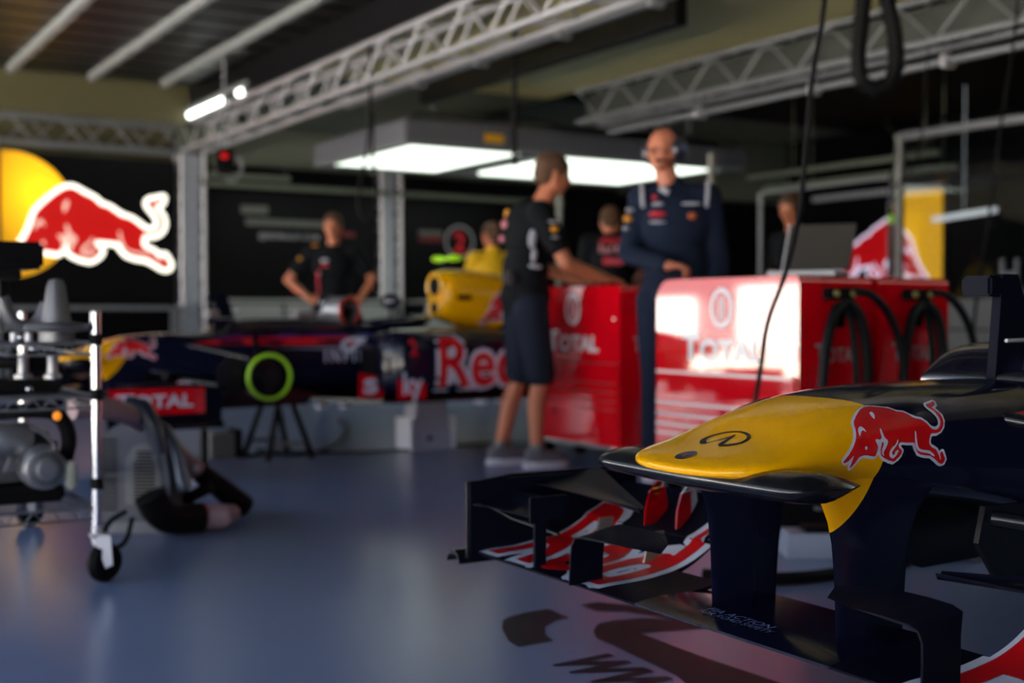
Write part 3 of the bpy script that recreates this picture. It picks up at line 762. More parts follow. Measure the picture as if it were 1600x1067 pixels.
    MB().tube(rim, .028, n=10, closed=True).build('cockpit_rim', M_navy, T, loc=L0)
    MB().loft([[Vector((3.30 + .27*k_ * math.cos(2*PI*k/24), .18*k_ * math.sin(2*PI*k/24), z)) for k in range(24)] for k_, z in ((1, .762), (.9, .755))]).build('cockpit_opening', M_blackm, T, loc=L0)
    MB().lathe([(.09, -.01), (.115, 0), (.09, .01)], (3.1, 0, .83), M=Matrix.Rotation(math.radians(65), 3, 'Y'), n=20).build('steering_wheel', M_rubber, T, loc=L0)
    for sg in (-1, 1):
        mb = MB(); mb.ell((3.12, sg * .47, .90), (.045, .10, .045)); mr = mb.build('mirror', M_navy, T, loc=L0)
        MB().tube([(3.14, sg * .43, .88), (3.16, sg * .38, .80), (3.16, sg * .26, .745)], .008).build('stalk', M_carbon, mr)
    # ---- engine cover with twin intake
    rows = [(3.66, .105, 1.085, .80), (3.70, .135, 1.10, .785), (3.78, .150, 1.105, .76), (3.95, .15, 1.10, .72), (4.3, .14, 1.03, .68), (4.8, .11, .90, .62), (5.4, .07, .72, .52), (5.8, .04, .62, .48)]
    mb = MB(); mb.loft([sring(r[0], r[1], r[2], r[3], n=2.4) for r in interp(rows, 4)]); ec = mb.build('engine_cover', M_cover, T, loc=L0, angle=60)
    eb = BVHTree.FromPolygons([v.co for v in ec.data.vertices], [p.vertices[:] for p in ec.data.polygons])
    mb = MB()
    for zc, ry, rz in ((1.0, .075, .060), (.865, .055, .040)):
        mb.loft([[Vector((x, ry * k_ * math.cos(2*PI*k/24), zc + rz * k_ * math.sin(2*PI*k/24))) for k in range(24)] for x, k_ in ((3.652, 1), (3.66, .98))])
    mb.build('air_intake', M_blackm, T, loc=L0)
    for zc, ry, rz in ((1.0, .088, .073), (.865, .066, .052)):
        MB().tube([(3.66, ry * math.cos(2*PI*k/28), zc + rz * math.sin(2*PI*k/28)) for k in range(28)], .018, n=8, closed=True).build('intake_lip', M_yel, T, loc=L0)
    for sg in (-1, 1):
        r, w, d = bull_parts(.00034, outline=25); ray = Vector((0, -sg, 0)); fm3 = lambda p, q: Vector((4.12 + p, sg * .4, .86 + q))
        for nm, b_, mm, of in (('bull_outline', w, M_whv, .001), ('bull_emblem', r, M_redd, .003), ('bull_details', d, M_whv, .005)):
            place(nm, b_, fm3, mm, T, L0, bvh=eb, ray=ray, off=of, step=.03)
        mb = MB(); mb.box((3.78, sg * .155, .93), (.10, .02, .03), bev=.005); mb.build('cover_slot', M_blackm, T, loc=L0)
    # on-board camera on top
    tc_ = MB().box((3.76, 0, 1.145), (.07, .03, .05), bev=.006).build('camera_mount', M_carbon, T, loc=L0)
    MB().ell((3.74, .10, 1.175), (.05, .045, .020)).ell((3.74, -.10, 1.175), (.05, .045, .020)).box((3.74, 0, 1.172), (.05, .16, .016), bev=.003).build('onboard_camera', mat('neon_camera', (.40, .80, .02), rough=.45, emit=(.35, .75, .0), estr=0.25, noise=0), T, loc=L0)  # neon housing is given a faint glow of its own
    # ---- side pods
    for sg in (-1, 1):
        rows = [(3.02, .16, .66, .42, .40), (3.06, .20, .71, .38, .43), (3.15, .225, .74, .36, .45), (3.6, .23, .74, .355, .455), (4.2, .22, .68, .355, .45), (4.8, .17, .56, .355, .36), (5.4, .10, .46, .355, .24)]
        mb = MB(); mb.loft([sring(r[0], r[1], r[2], r[3], n=3.4, yc=sg * r[4]) for r in interp(rows, 4)]); sp = mb.build('side_pod', M_navy, T, loc=L0, angle=60)
        sb = BVHTree.FromPolygons([v.co for v in sp.data.vertices], [p.vertices[:] for p in sp.data.polygons])
        mb = MB(); mb.bx(3.012, 3.03, sg * .28, sg * .52, .44, .64, .02); mb.build('inlet', M_blackm, T, loc=L0)
        ray = Vector((0, -sg, 0)); W_ = 1.22
        bw, (a, b) = text_polys('Red Bull', .085, 1.03); br, _ = text_polys('Red Bull', .018, 1.03); sx = W_ / (b - a); sy = .285 / .74
        fm4 = (lambda p, q: Vector((3.30 + p, sg * .9, .425 + q))) if sg < 0 else (lambda p, q: Vector((3.30 + W_ - p, sg * .9, .425 + q)))
        place('drink_name_outline', xf(bw, sx, sy), fm4, M_whv, sp, None, bvh=sb, ray=ray, off=.002, step=.06)
        place('drink_name', xf(br, sx, sy), fm4, M_redd, sp, None, bvh=sb, ray=ray, off=.005, step=.06)
        place('race_number', xf(text_polys('2', .03)[0], .09, .12), (lambda p, q: Vector((3.14 + p, sg * .9, .60 + q))) if sg < 0 else (lambda p, q: Vector((3.20 - p, sg * .9, .60 + q))), M_redd, sp, None, bvh=sb, ray=ray, off=.003)
        # pale protective sheet over the shoulder
        bm = poly_bm([[(3.50, .12), (3.62, .48), (4.35, .50), (4.30, .16)]])
        if far and sg < 0: place('shoulder_sheet', bm, lambda p, q: Vector((p, sg * q, 1.2)), M_cream, T, L0, bvh=sb, ray=dn, off=.012, step=.05)
        # barge boards with the broadcaster's name
        for x0, x1, q in ((2.91, 3.05, 0), (3.06, 3.23, 1)):
            mb = MB(); fin(mb, [(x0, .50 - .03 * q), (x1, .475 - .03 * q), (x1, .355), (x0, .355)], sg * (.50 + .185 * q), .01); bbd = mb.build('barge_board', M_red, T, loc=L0, smooth=False)
            t_ = ('s', 'ky')[q]; bm, (a, b) = text_polys(t_, .03); s = .11 / (b - a) * (1 if q == 0 else 1.15)
            yy = sg * (.50 + .185 * q + .007)
            place('lettering', xf(bm, s * (1 if q else .8), .17), (lambda p, w_: Vector((x0 + .02 + p, yy, .385 + w_))) if sg < 0 else (lambda p, w_: Vector((x1 - .02 - p, yy, .385 + w_))), M_whv, bbd)
    # floor
    mb = MB(); mb.prism([(2.75, -.18), (3.0, -.62), (5.5, -.66), (5.8, -.3), (5.8, .3), (5.5, .66), (3.0, .62), (2.75, .18)], lambda a, b: Vector((a, b, .33)), lambda a, b: Vector((a, b, .352))); mb.build('floor_plank', M_carbon, T, loc=L0, smooth=False)
    # ---- front brake drums, suspension
    for xw, rr, nm in ((2.32, .120, 'f'), (5.35, .16, 'r')):
        for sg in (-1, 1):
            mb = MB(); mb.lathe([(.05, -.16), (rr * .92, -.15), (rr, -.10), (rr, 0), (rr * .82, .012), (rr * .80, -.03), (.06, -.03), (.055, .03), (0.001, .03)], (xw, sg * .66, .50), M=Matrix.Rotation(-sg * PI / 2, 3, 'X'), n=36)
            dr = mb.build('brake_drum', M_carbon, T, loc=L0)
            MB().tube([(xw + (rr * .96) * math.cos(2*PI*k/36), sg * .672, .50 + (rr * .96) * math.sin(2*PI*k/36)) for k in range(36)], .010, n=8, closed=True).build('drum_ring', M_green if nm == 'f' else M_alud, dr)
            if nm == 'f': mb = MB(); mb.box((xw - .17, sg * .56, .50), (.14, .10, .20), bev=.03); mb.build('brake_duct', M_carbon, T, loc=L0)
            for (xa, za, xb, zb) in ((xw - .28, .66, xw - .02, .58), (xw + .25, .66, xw + .02, .58), (xw - .30, .47, xw - .02, .42), (xw + .26, .47, xw + .02, .42), (xw + .1, .70, xw, .43)):
                ye = .17 if nm == 'f' else .10
                MB().cyl((xa, sg * ye, za), (xb, sg * .60, zb), .016, .012, n=10).build('suspension_arm', M_carbon, T, loc=L0)
    # turning vanes under the chassis
    for sg in (-1, 1):
        mb = MB(); fin(mb, [(2.02, .49), (2.0, .42), (2.06, .34), (2.20, .30), (2.75, .31), (2.75, .48)], sg * .15, .012); mb.build('turning_vane', M_carbon, T, loc=L0, smooth=False)
    # ---- front wing on its two pylons
    wz = .02 if far else 0
    for sg in (-1, 1):
        poly = [(1.53, .60), (1.60, .52), (1.612, .45), (1.612, .285), (1.785, .285), (1.79, .45), (1.84, .54), (1.90, .60)]
        mb = MB()
        prof = []
        zs = [.285, .33, .40, .46, .50, .53, .56, .60]
        x0s = [1.612, 1.610, 1.607, 1.600, 1.590, 1.575, 1.55, 1.52]; x1s = [1.782, 1.784, 1.79, 1.80, 1.82, 1.85, 1.88, 1.92]
        for z, a, b in zip(zs, x0s, x1s):
            ring = []
            yo = sg * .163
            for k in range(20):
                t = 2 * PI * k / 20; c, s_ = math.cos(t), math.sin(t)
                ring.append(Vector(((a + b) / 2 - (b - a) / 2 * c, yo + .011 * s_ * (1 - .5 * max(0, -c)), z)))
            prof.append(ring)
        mb.loft(prof); mb.build('wing_pylon', M_pylon, T, loc=L0, angle=60)
    LW = L0 + Vector((0, 0, wz))
    mb = MB(); foil(mb, -.26, .26, 1.495, 1.79, .283, .283, th=.020, camber=0); cpl = mb.build('centre_plane', M_navy, T, loc=LW, angle=50)
    bm, (a, b) = text_polys('FIA ACTION', .0); s = .17 / (b - a); fm5 = lambda p, q: Vector((1.535 + q * 1, .12 - p, .2945))
    place('campaign_words', merge(xf(bm, s, s, 0, .022), xf(text_polys('FOR ROAD SAFETY', 0)[0], s * .72, s * .8, 0, 0)), fm5, mat('print_grey', (.16, .20, .40)), T, LW, off=0)
    for sg in (-1, 1):
        objs = []
        mb = MB(); foil(mb, sg * .26, sg * .90, 1.495, 1.72, .283, .300, th=.016, camber=.012, x0b=1.50, x1b=1.70, z0b=.280, z1b=.300); objs.append(mb.build('main_plane', M_wing, T, loc=LW, angle=50))
        mb = MB(); foil(mb, sg * .40, sg * .89, 1.672, 1.83, .292, .352, th=.010, camber=.014); objs.append(mb.build('wing_flap', M_wing, T, loc=LW, angle=50))
        mb = MB(); foil(mb, sg * .44, sg * .89, 1.815, 1.955, .350, .432, th=.009, camber=.012, x1b=1.94, z1b=.425); objs.append(mb.build('wing_flap', M_wing, T, loc=LW, angle=50))
        V, P = [], []
        for o in objs:
            base = len(V); V += [v.co.copy() for v in o.data.vertices]; P += [[base + i for i in p.vertices] for p in o.data.polygons]
        wb = BVHTree.FromPolygons(V, P)
        word = 'Red' if sg > 0 else 'Bull'
        bw, (a, b) = text_polys(word, .10, 1.0); br, _ = text_polys(word, .025, 1.0)
        sx = .50 / (b - a); sy = .36 / .76; ys = .90 if sg > 0 else -.39
        fm6 = lambda p, q: Vector((1.535 + q, ys - p, 1.0))
        for nm, bmx, mm, of in (('drink_name_outline', bw, M_whv, .0010), ('drink_name', br, M_redd, .0022)):
            o = place(nm, xf(bmx, sx, sy, -a * sx), fm6, mm, T, LW, bvh=wb, ray=dn, off=of, step=.012)
            b2 = bmesh.new(); b2.from_mesh(o.data)
            kill = [f for f in b2.faces if max(v.co.z for v in f.verts) - min(v.co.z for v in f.verts) > .016]
            bmesh.ops.delete(b2, geom=kill, context='FACES'); b2.to_mesh(o.data); b2.free()
        # end plate with rolled foot
        Lx = sg * .90
        mb = MB(); ef = -.05 if far else 0; fin(mb, [(1.485 + ef, .262), (1.483 + ef, .456), (1.90, .456), (1.985, .44), (1.985, .262)], Lx, .008); ep = mb.build('end_plate', M_wing, T, loc=LW, smooth=False)
        mb = MB(); mb.loft([[Vector((x, Lx + sg * (.002 + .03 * (1 - math.cos(t)) ), .262 + .026 * math.sin(t))) for t in [PI * k / 8 for k in range(9)]] + [Vector((x, Lx + sg * (.002 + .03 * (1 - math.cos(t))), .256 + .022 * math.sin(t))) for t in [PI * (8 - k) / 8 for k in range(9)]] for x in (1.455, 1.6, 1.98)])
        mb.build('foot_plate', M_carbon, T, loc=LW)
        mb = MB(); mb.tube([(1.478, Lx, .27), (1.476, Lx, .45), (1.6, Lx, .461), (1.9, Lx, .461)], .0045, n=6); mb.build('edge_strip', M_carbon, T, loc=LW)
        mb = MB(); mb.tube([(1.49, Lx - sg * .006, .400), (1.52, Lx - sg * .03, .398), (1.55, Lx - sg * .09, .372), (1.57, Lx - sg * .16, .362), (1.585, Lx - sg * .235, .352)], .0045, n=6); mb.build('edge_strip', M_carbon, T, loc=LW)
        # red outer face carrying the oil company's name
        o_ = Lx + sg * .0052
        MB().bx(1.49 + ef, 1.90, o_ - .001, o_ + .001, .325, .452).build('sponsor_panel', M_red, T, loc=LW, smooth=False)
        b1, (a1, c1) = text_polys('T', .03); b2_, (a2, c2) = text_polys('OTAL', .03)
        s = .085; b1 = xf(b1, s * 1.25, s * 1.25); b2_ = xf(b2_, s, s, s * .72, .01); bm = merge(b1, b2_)
        place('sponsor_name', bm, (lambda p, q: Vector((1.525 + ef + p * 1.30, o_ - .003, .352 + q))) if sg < 0 else (lambda p, q: Vector((1.865 - p * 1.18, o_ + .003, .352 + q))), M_whv, T, LW)
        # inner cascade: winglet that rolls down into a vertical plate
        rings = []
        path = [(.225, .386, 1.53), (.30, .390, 1.50), (.38, .393, 1.49), (.43, .392, 1.485), (.452, .386, 1.482), (.462, .370, 1.480), (.464, .34, 1.478), (.464, .285, 1.476)]
        for y, z, xl in path:
            ch = .02 if y < .24 else (.10 if z > .38 else .085)
            top = []
            for i in range(7):
                t = i / 6; top.append(Vector((xl + ch * t, sg * y, z + (.018 * t if z > .38 else 0))))
            nrm = Vector((0, 0, -.004)) if z > .39 else Vector((0, -sg * .004, 0))
            rings.append(top + [p + nrm for p in top[::-1]])
        mb = MB(); mb.loft(rings); mb.build('cascade_winglet', M_wing, T, loc=LW, angle=50)
        # outer cascade: small box winglet beside the end plate
        mb = MB(); fin(mb, [(1.50, .385), (1.50, .445), (1.60, .445), (1.60, .39)], sg * .655, .005); foil(mb, sg * .655, sg * .895, 1.50, 1.61, .400, .425, th=.008)
        mb.bx(1.515, 1.545, sg * .66 - .004, sg * .66 + .004, .285, .39); mb.build('cascade_winglet', M_wing, T, loc=LW, smooth=False)
        # pointed upper flap
        mb = MB(); foil(mb, sg * .385, sg * .895, 1.60, 1.615, .448, .450, th=.008, x0b=1.66, x1b=1.86, z0b=.44, z1b=.47); mb.build('upper_flap', M_wing, T, loc=LW, angle=50)
        # short upright turning fins, striped red and white
        for q, (yy, xx) in enumerate(((.62, 1.80), (.54, 1.83))):
            rr = []
            for z, a_, b_ in ((.36, 0, .09), (.40, .005, .10), (.44, .02, .10), (.462, .045, .095)):
                rr.append([Vector((xx + a_, sg * (yy + .08 * (z - .36)), z)), Vector((xx + b_, sg * (yy + .03 + .25 * (z - .36)), z)), Vector((xx + b_, sg * (yy + .034 + .25 * (z - .36)), z)), Vector((xx + a_, sg * (yy + .004 + .08 * (z - .36)), z))])
            mb = MB(); mb.loft(rr); tf = mb.build('turning_fin', M_red if q == 0 else M_whv, T, loc=LW, smooth=False)
            if q == 1:
                mb = MB(); mb.loft([[p + Vector((0, d_, 0)) for p, d_ in zip((a[0].lerp(a[1], .0), a[0].lerp(a[1], .62), a[3].lerp(a[2], .62), a[3]), (-.001, -.001, .001, .001))] for a in (rr[0], rr[1], rr[2])]); mb.build('red_band', M_redd, tf, smooth=False)
        for xx, yy in ((1.70, .50), (1.72, .72), (1.86, .60)):
            mb = MB(); mb.prism([(xx, .29), (xx + .05, .29), (xx + .06, .37), (xx + .02, .37)], lambda a, b: Vector((a, sg * yy - .002, b)), lambda a, b: Vector((a, sg * yy + .002, b)))
            mb.build('slot_bracket', mat('bracket_alu', (.22, .22, .20), rough=.4, metal=.5), T, loc=LW, smooth=False)
    return T
build_car('racing_car', 'dark blue racing car with yellow nose in the right foreground', 1.70, 0.0, False)
build_car('racing_car', 'dark blue racing car with yellow air intake at the far side of the garage', 6.84, 0.03, True)
# ---------------------------------------------------------------- red tool cabinets
def front_sponsor(T, L0, X, y_left, zt, W_, emblem=True, mm=None):
    """name on the front (-x) face, reading from far (+y) to near (-y)"""
    mm = mm or mat('bright_lettering', (.95, .93, .93), rough=.1, spec=.6, noise=.02)
    b1, _ = text_polys('T', .045); b2_, (a2, c2) = text_polys('OTAL', .045)
    s = W_ / 3.35; sy = s * .80; b1 = xf(b1, s * 1.2, sy * 1.3); b2_ = xf(b2_, s, sy, s * .74, 0)
    place('sponsor_name', merge(b1, b2_), lambda p, q: Vector((X - .004, y_left - p, zt + q)), mm, T, L0)
    if emblem:
        cy, cz = y_left - W_ * .50, zt + .236
        ring = [(.066 * math.cos(2*PI*k/36), .080 * math.sin(2*PI*k/36)) for k in range(36)]
        bm = merge(poly_bm(ribbon_polys(ring, .011)), poly_bm(ribbon_polys([(-.016, .045), (-.012, -.05)], .006, closed=False)), poly_bm(ribbon_polys([(.010, .05), (.012, -.05)], .008, closed=False)))
        place('sponsor_emblem', bm, lambda p, q: Vector((X - .004, cy - p, cz + q)), mm, T, L0)
def cabinet(label, x0, x1, y0, y1, z1=1.02, hoses=False, front=True, side_name=True, drawers=(.60, .455, .40, .352, .31), bright=M_alu):
    T = thing('tool_cabinet', label, 'tool cabinet', ((x0+x1)/2, (y0+y1)/2, 0), 'red rolling tool cabinets'); L0 = child_loc(T)
    r = .10; prof = []
    for k in range(9): t = PI * .5 * k / 8; prof.append((y0 + .02 + .02 - .02 * math.cos(t) * 0 - .02, z1 - .02 + .02 * math.sin(t)) if False else (y0 + .03 - .03 * math.cos(t), z1 - .03 + .03 * math.sin(t)))
    for k in range(9): t = PI * .5 * k / 8; prof.append((y1 - r + r * math.sin(t), z1 - r + r * math.cos(t)))
    prof += [(y1, .13), (y0, .13)]
    mb = MB(); mb.prism(prof, lambda a, b: Vector((x0, a, b)), lambda a, b: Vector((x1, a, b)))
    mb.build('body', M_red, T, loc=L0, angle=30)
    if front:
        zs = list(drawers) + [.145]
        for a, b in zip(zs, zs[1:]):
            d = MB().bx(x0 - .012, x0 + .01, y0 + .015, y1 - .015, b + .004, a - .004, .004).build('drawer', M_red, T, loc=L0)
            MB().bx(x0 - .022, x0 - .008, y0 + .02, y1 - .02, a - .020, a - .008, .003).build('handle', bright, d)
        MB().bx(x0 - .014, x0, y1 - .28, y1 - .25, .27, .32, .003).build('lock', M_blackm, T, loc=L0)
        front_sponsor(T, L0, x0, y1 - .20 * (y1 - y0) / .95, .650, .54 * (y1 - y0) / .95)
        for z in (.86, .60, .455, .40, .352, .31, .15) if not hoses else ():
            MB().ell((x0 - .004, y0 + .05, z - .03), (.008, .012, .012), seg=10, rng=6).build('stud', M_chrome, T, loc=L0)
    if side_name:
        b1, _ = text_polys('T', .02); b2_, (a2, c2) = text_polys('OTAL', .02); s = .085
        place('side_name', merge(xf(b1, s * 1.3, s * 1.3), xf(b2_, s, s, s * .8)), lambda p, q: Vector((x0 + .09 + p * .9, y0 - .003, .655 + q)), mat('dull_print', (.30, .28, .30)), T, L0)
    for cx in (x0 + .06, x1 - .06):
        for cy in (y0 + .07, y1 - .07):
            c = MB().lathe([(.012, -.016), (.05, -.014), (.055, 0), (.05, .014), (.012, .016)], (cx, cy, .056), M=Matrix.Rotation(PI/2, 3, 'X'), n=20).build('caster', M_rubber, T, loc=L0)
            MB().bx(cx - .02, cx + .02, cy - .025, cy + .025, .10, .132).build('fork', M_alu, c)
    MB().bx(x0 + .01, x1 - .01, y0 + .01, y1 - .01, .105, .13).build('base_rail', M_alud, T, loc=L0)
    if hoses:
        xm = (x0 + x1) / 2 - .02
        MB().bx(xm - .07, xm + .09, y0 - .05, y0, .92, .97, .008).build('coupling_block', M_blackm, T, loc=L0)
        for dx in (-.035, .065): MB().cyl((xm + dx, y0 - .06, .945), (xm + dx, y0 - .045, .945), .014, n=12).build('brass_coupling', mat('brass', (.5, .42, .15), rough=.4, metal=.6), T, loc=L0)
        MB().bx(xm - .01, xm + .05, y0 - .03, y0, .80, .90, .006).build('valve', M_blackm, T, loc=L0)
        A = (xm - .02, y0 - .05, .93); 
        h = [[(xm + .02, y0 - .05, .90), (xm - .06, y0 - .07, .88), (xm - .12, y0 - .08, .75), (xm - .15, y0 - .08, .5), (xm - .16, y0 - .08, .22)],
             [(xm + .02, y0 - .06, .91), (xm + .08, y0 - .08, .86), (xm + .12, y0 - .08, .72), (xm + .13, y0 - .08, .45), (xm + .12, y0 - .08, .2)],
             [(xm + .03, y0 - .05, .89), (xm + .06, y0 - .06, .80), (xm + .07, y0 - .07, .6), (xm + .08, y0 - .07, .2)],
             [(xm + .07, y0 - .05, .955), (xm + .16, y0 - .07, .95), (xm + .28, y0 - .08, .84), (xm + .34, y0 - .09, .66), (xm + .36, y0 - .09, .4), (xm + .34, y0 - .09, .15)]]
        for q, p in enumerate(h):
            MB().tube(p, (.022, .022, .016, .018)[q], n=10, smooth=3).build('air_hose', mat('hose_black', (.003, .004, .006), rough=.5, spec=.15), T, loc=L0)
    return T
cabinet('red cabinet with the big lit oil company name in front, nearest the yellow nose', 3.73, 4.16, 3.77, 4.72, hoses=True)
cabinet('red cabinet with hoses standing behind the front one, at the far right of the row', 4.20, 4.66, 3.77, 4.72, hoses=True, front=False)
cabinet('red cabinet the man in shorts leans his hand on', 4.03, 4.40, 5.42, 6.30, z1=1.016, drawers=(.60, .49, .44, .39, .345), bright=mat('red_metal', (.55, .04, .05), rough=.3, metal=.4))

# laptop on the cabinet
def laptop():
    c = Vector((4.02, 3.97, 1.021)); T = thing('laptop', 'open grey laptop seen from behind on top of the red cabinet', 'laptop', c, rz=0)
    h = Vector((.87 * ca - .5 * sa, -.87 * sa - .5 * ca, 0)).normalized(); n = Vector((h.y, -h.x, 0)); n = -n if n.dot(Vector((sa, ca, 0))) < 0 else n
    R = Matrix((h, n, Vector((0, 0, 1)))).transposed()
    MB().box((h * 0 - n * .10 + Vector((0, 0, .012))), (.30, .22, .022), M=R, bev=.004).build('base', M_alud, T)
    tl = math.radians(28); up = (n * math.sin(tl) + Vector((0, 0, math.cos(tl)))); R2 = Matrix((h, up, h.cross(up))).transposed()
    lid = MB().box((n * .012 + up * .125 + Vector((0, 0, .025))), (.30, .235, .010), M=R2, bev=.003).build('lid', mat('lid_dark', (.035, .033, .03), rough=.4), T)
    MB().box((n * .012 + up * .125 + Vector((0, 0, .025)) - h * .151), (.006, .235, .014), M=R2).build('lid_edge', M_white, lid)
laptop()

# ---------------------------------------------------------------- people
M_skin = mat('skin', (.46, .16, .09), rough=.55, noise=.06)
M_skin2 = mat('skin_warm', (.42, .14, .07), rough=.55, noise=.06)
M_hair = mat('brown_hair', (.06, .025, .010), rough=.8, noise=.2, nscale=60)
M_hairg = mat('sandy_hair', (.16, .07, .03), rough=.8, noise=.2, nscale=60)
M_shirt = mat('black_shirt', (.003, .004, .006), rough=.85, spec=.15)
M_navyc = mat('navy_overall', (.004, .009, .026), rough=.85, spec=.2)
M_short = mat('navy_shorts', (.006, .010, .022), rough=.85, spec=.2)
M_jack = mat('yellow_jacket', (1.0, .58, .004), rough=.7)
M_eye = mat('eye_dark', (.02, .015, .012), rough=.3)
def V3(*a): return Vector(a)
def remesh(o, voxel, it=4, factor=.6):
    m = o.modifiers.new('remesh', 'REMESH'); m.mode = 'VOXEL'; m.voxel_size = voxel; m.use_smooth_shade = True
    s = o.modifiers.new('smooth', 'SMOOTH'); s.iterations = it; s.factor = factor
    return o
def hand(mb, w, d, up, side, curl=.6, s=1.0):
    """palm and five fingers; w wrist, d pointing along the palm, up = back of hand, side = +1/-1 thumb side"""
    d = d.normalized(); up = (up - d * up.dot(d)).normalized(); r = d.cross(up) * side
    R = Matrix((d, r, up)).transposed()
    mb.ell(w + d * .045 * s, (.050 * s, .040 * s, .016 * s), M=R, seg=14, rng=8)
    mb.cone(w - d * .02, .026 * s, w + d * .02, .024 * s)
    for k, (o, L) in enumerate(((.027, .070), (.009, .080), (-.010, .074), (-.027, .058))):
        a = w + d * .083 * s + r * o * s; b = a + (d * math.cos(curl * .6) - up * math.sin(curl * .6)) * L * .45 * s
        c = b + (d * math.cos(curl * 1.6) - up * math.sin(curl * 1.6)) * L * .35 * s; e = c + (d * math.cos(curl * 2.4) - up * math.sin(curl * 2.4)) * L * .25 * s
        mb.limb([(a - d * .01, .0092 * s), (b, .0088 * s), (c, .0080 * s), (e, .0070 * s)])
    a = w + d * .02 * s + r * .030 * s; b = a + (d * .7 + r * .7 - up * .2) * .035 * s; c = b + (d * .9 + r * .25 - up * .4) * .03 * s
    mb.limb([(a, .012 * s), (b, .0105 * s), (c, .0085 * s)])
def head(mb, c, f, s=1.0):
    """skull, jaw, nose, brow, ears, lips round head centre c looking along f"""
    up = Vector((0, 0, 1)); f = f.normalized(); l = up.cross(f).normalized(); up = f.cross(l)
    R = Matrix((f, l, up)).transposed()
    P = lambda x, y, z: c + (f * x + l * y + up * z) * s
    mb.ell(P(-.012, 0, .030), (.098 * s, .076 * s, .088 * s), M=R)
    mb.ell(P(.022, 0, -.030), (.066 * s, .060 * s, .075 * s), M=R)
    mb.ell(P(.050, 0, -.083), (.030 * s, .034 * s, .024 * s), M=R, seg=12, rng=8)
    for q in (-1, 1):
        mb.cone(P(.0, .052 * q, -.035), .026 * s, P(.045, .02 * q, -.078), .022 * s)
        mb.cone(P(.076, .012 * q, .020), .011 * s, P(.062, .050 * q, .020), .012 * s)
        mb.ell(P(.060, .036 * q, -.022), (.022 * s, .022 * s, .02 * s), M=R, seg=10, rng=6)
        mb.ell(P(-.008, .078 * q, -.005), (.016 * s, .008 * s, .030 * s), M=R, seg=10, rng=8)
        mb.ell(P(.092, .012 * q, -.030), (.010 * s, .009 * s, .008 * s), seg=8, rng=6)
    mb.cone(P(.083, 0, .012), .008 * s, P(.106, 0, -.026), .0115 * s)
    mb.cone(P(.080, .020, -.055), .0075 * s, P(.080, -.020, -.055), .0075 * s); mb.cone(P(.086, .012, -.052), .007 * s, P(.086, -.012, -.052), .007 * s)
    return P, R
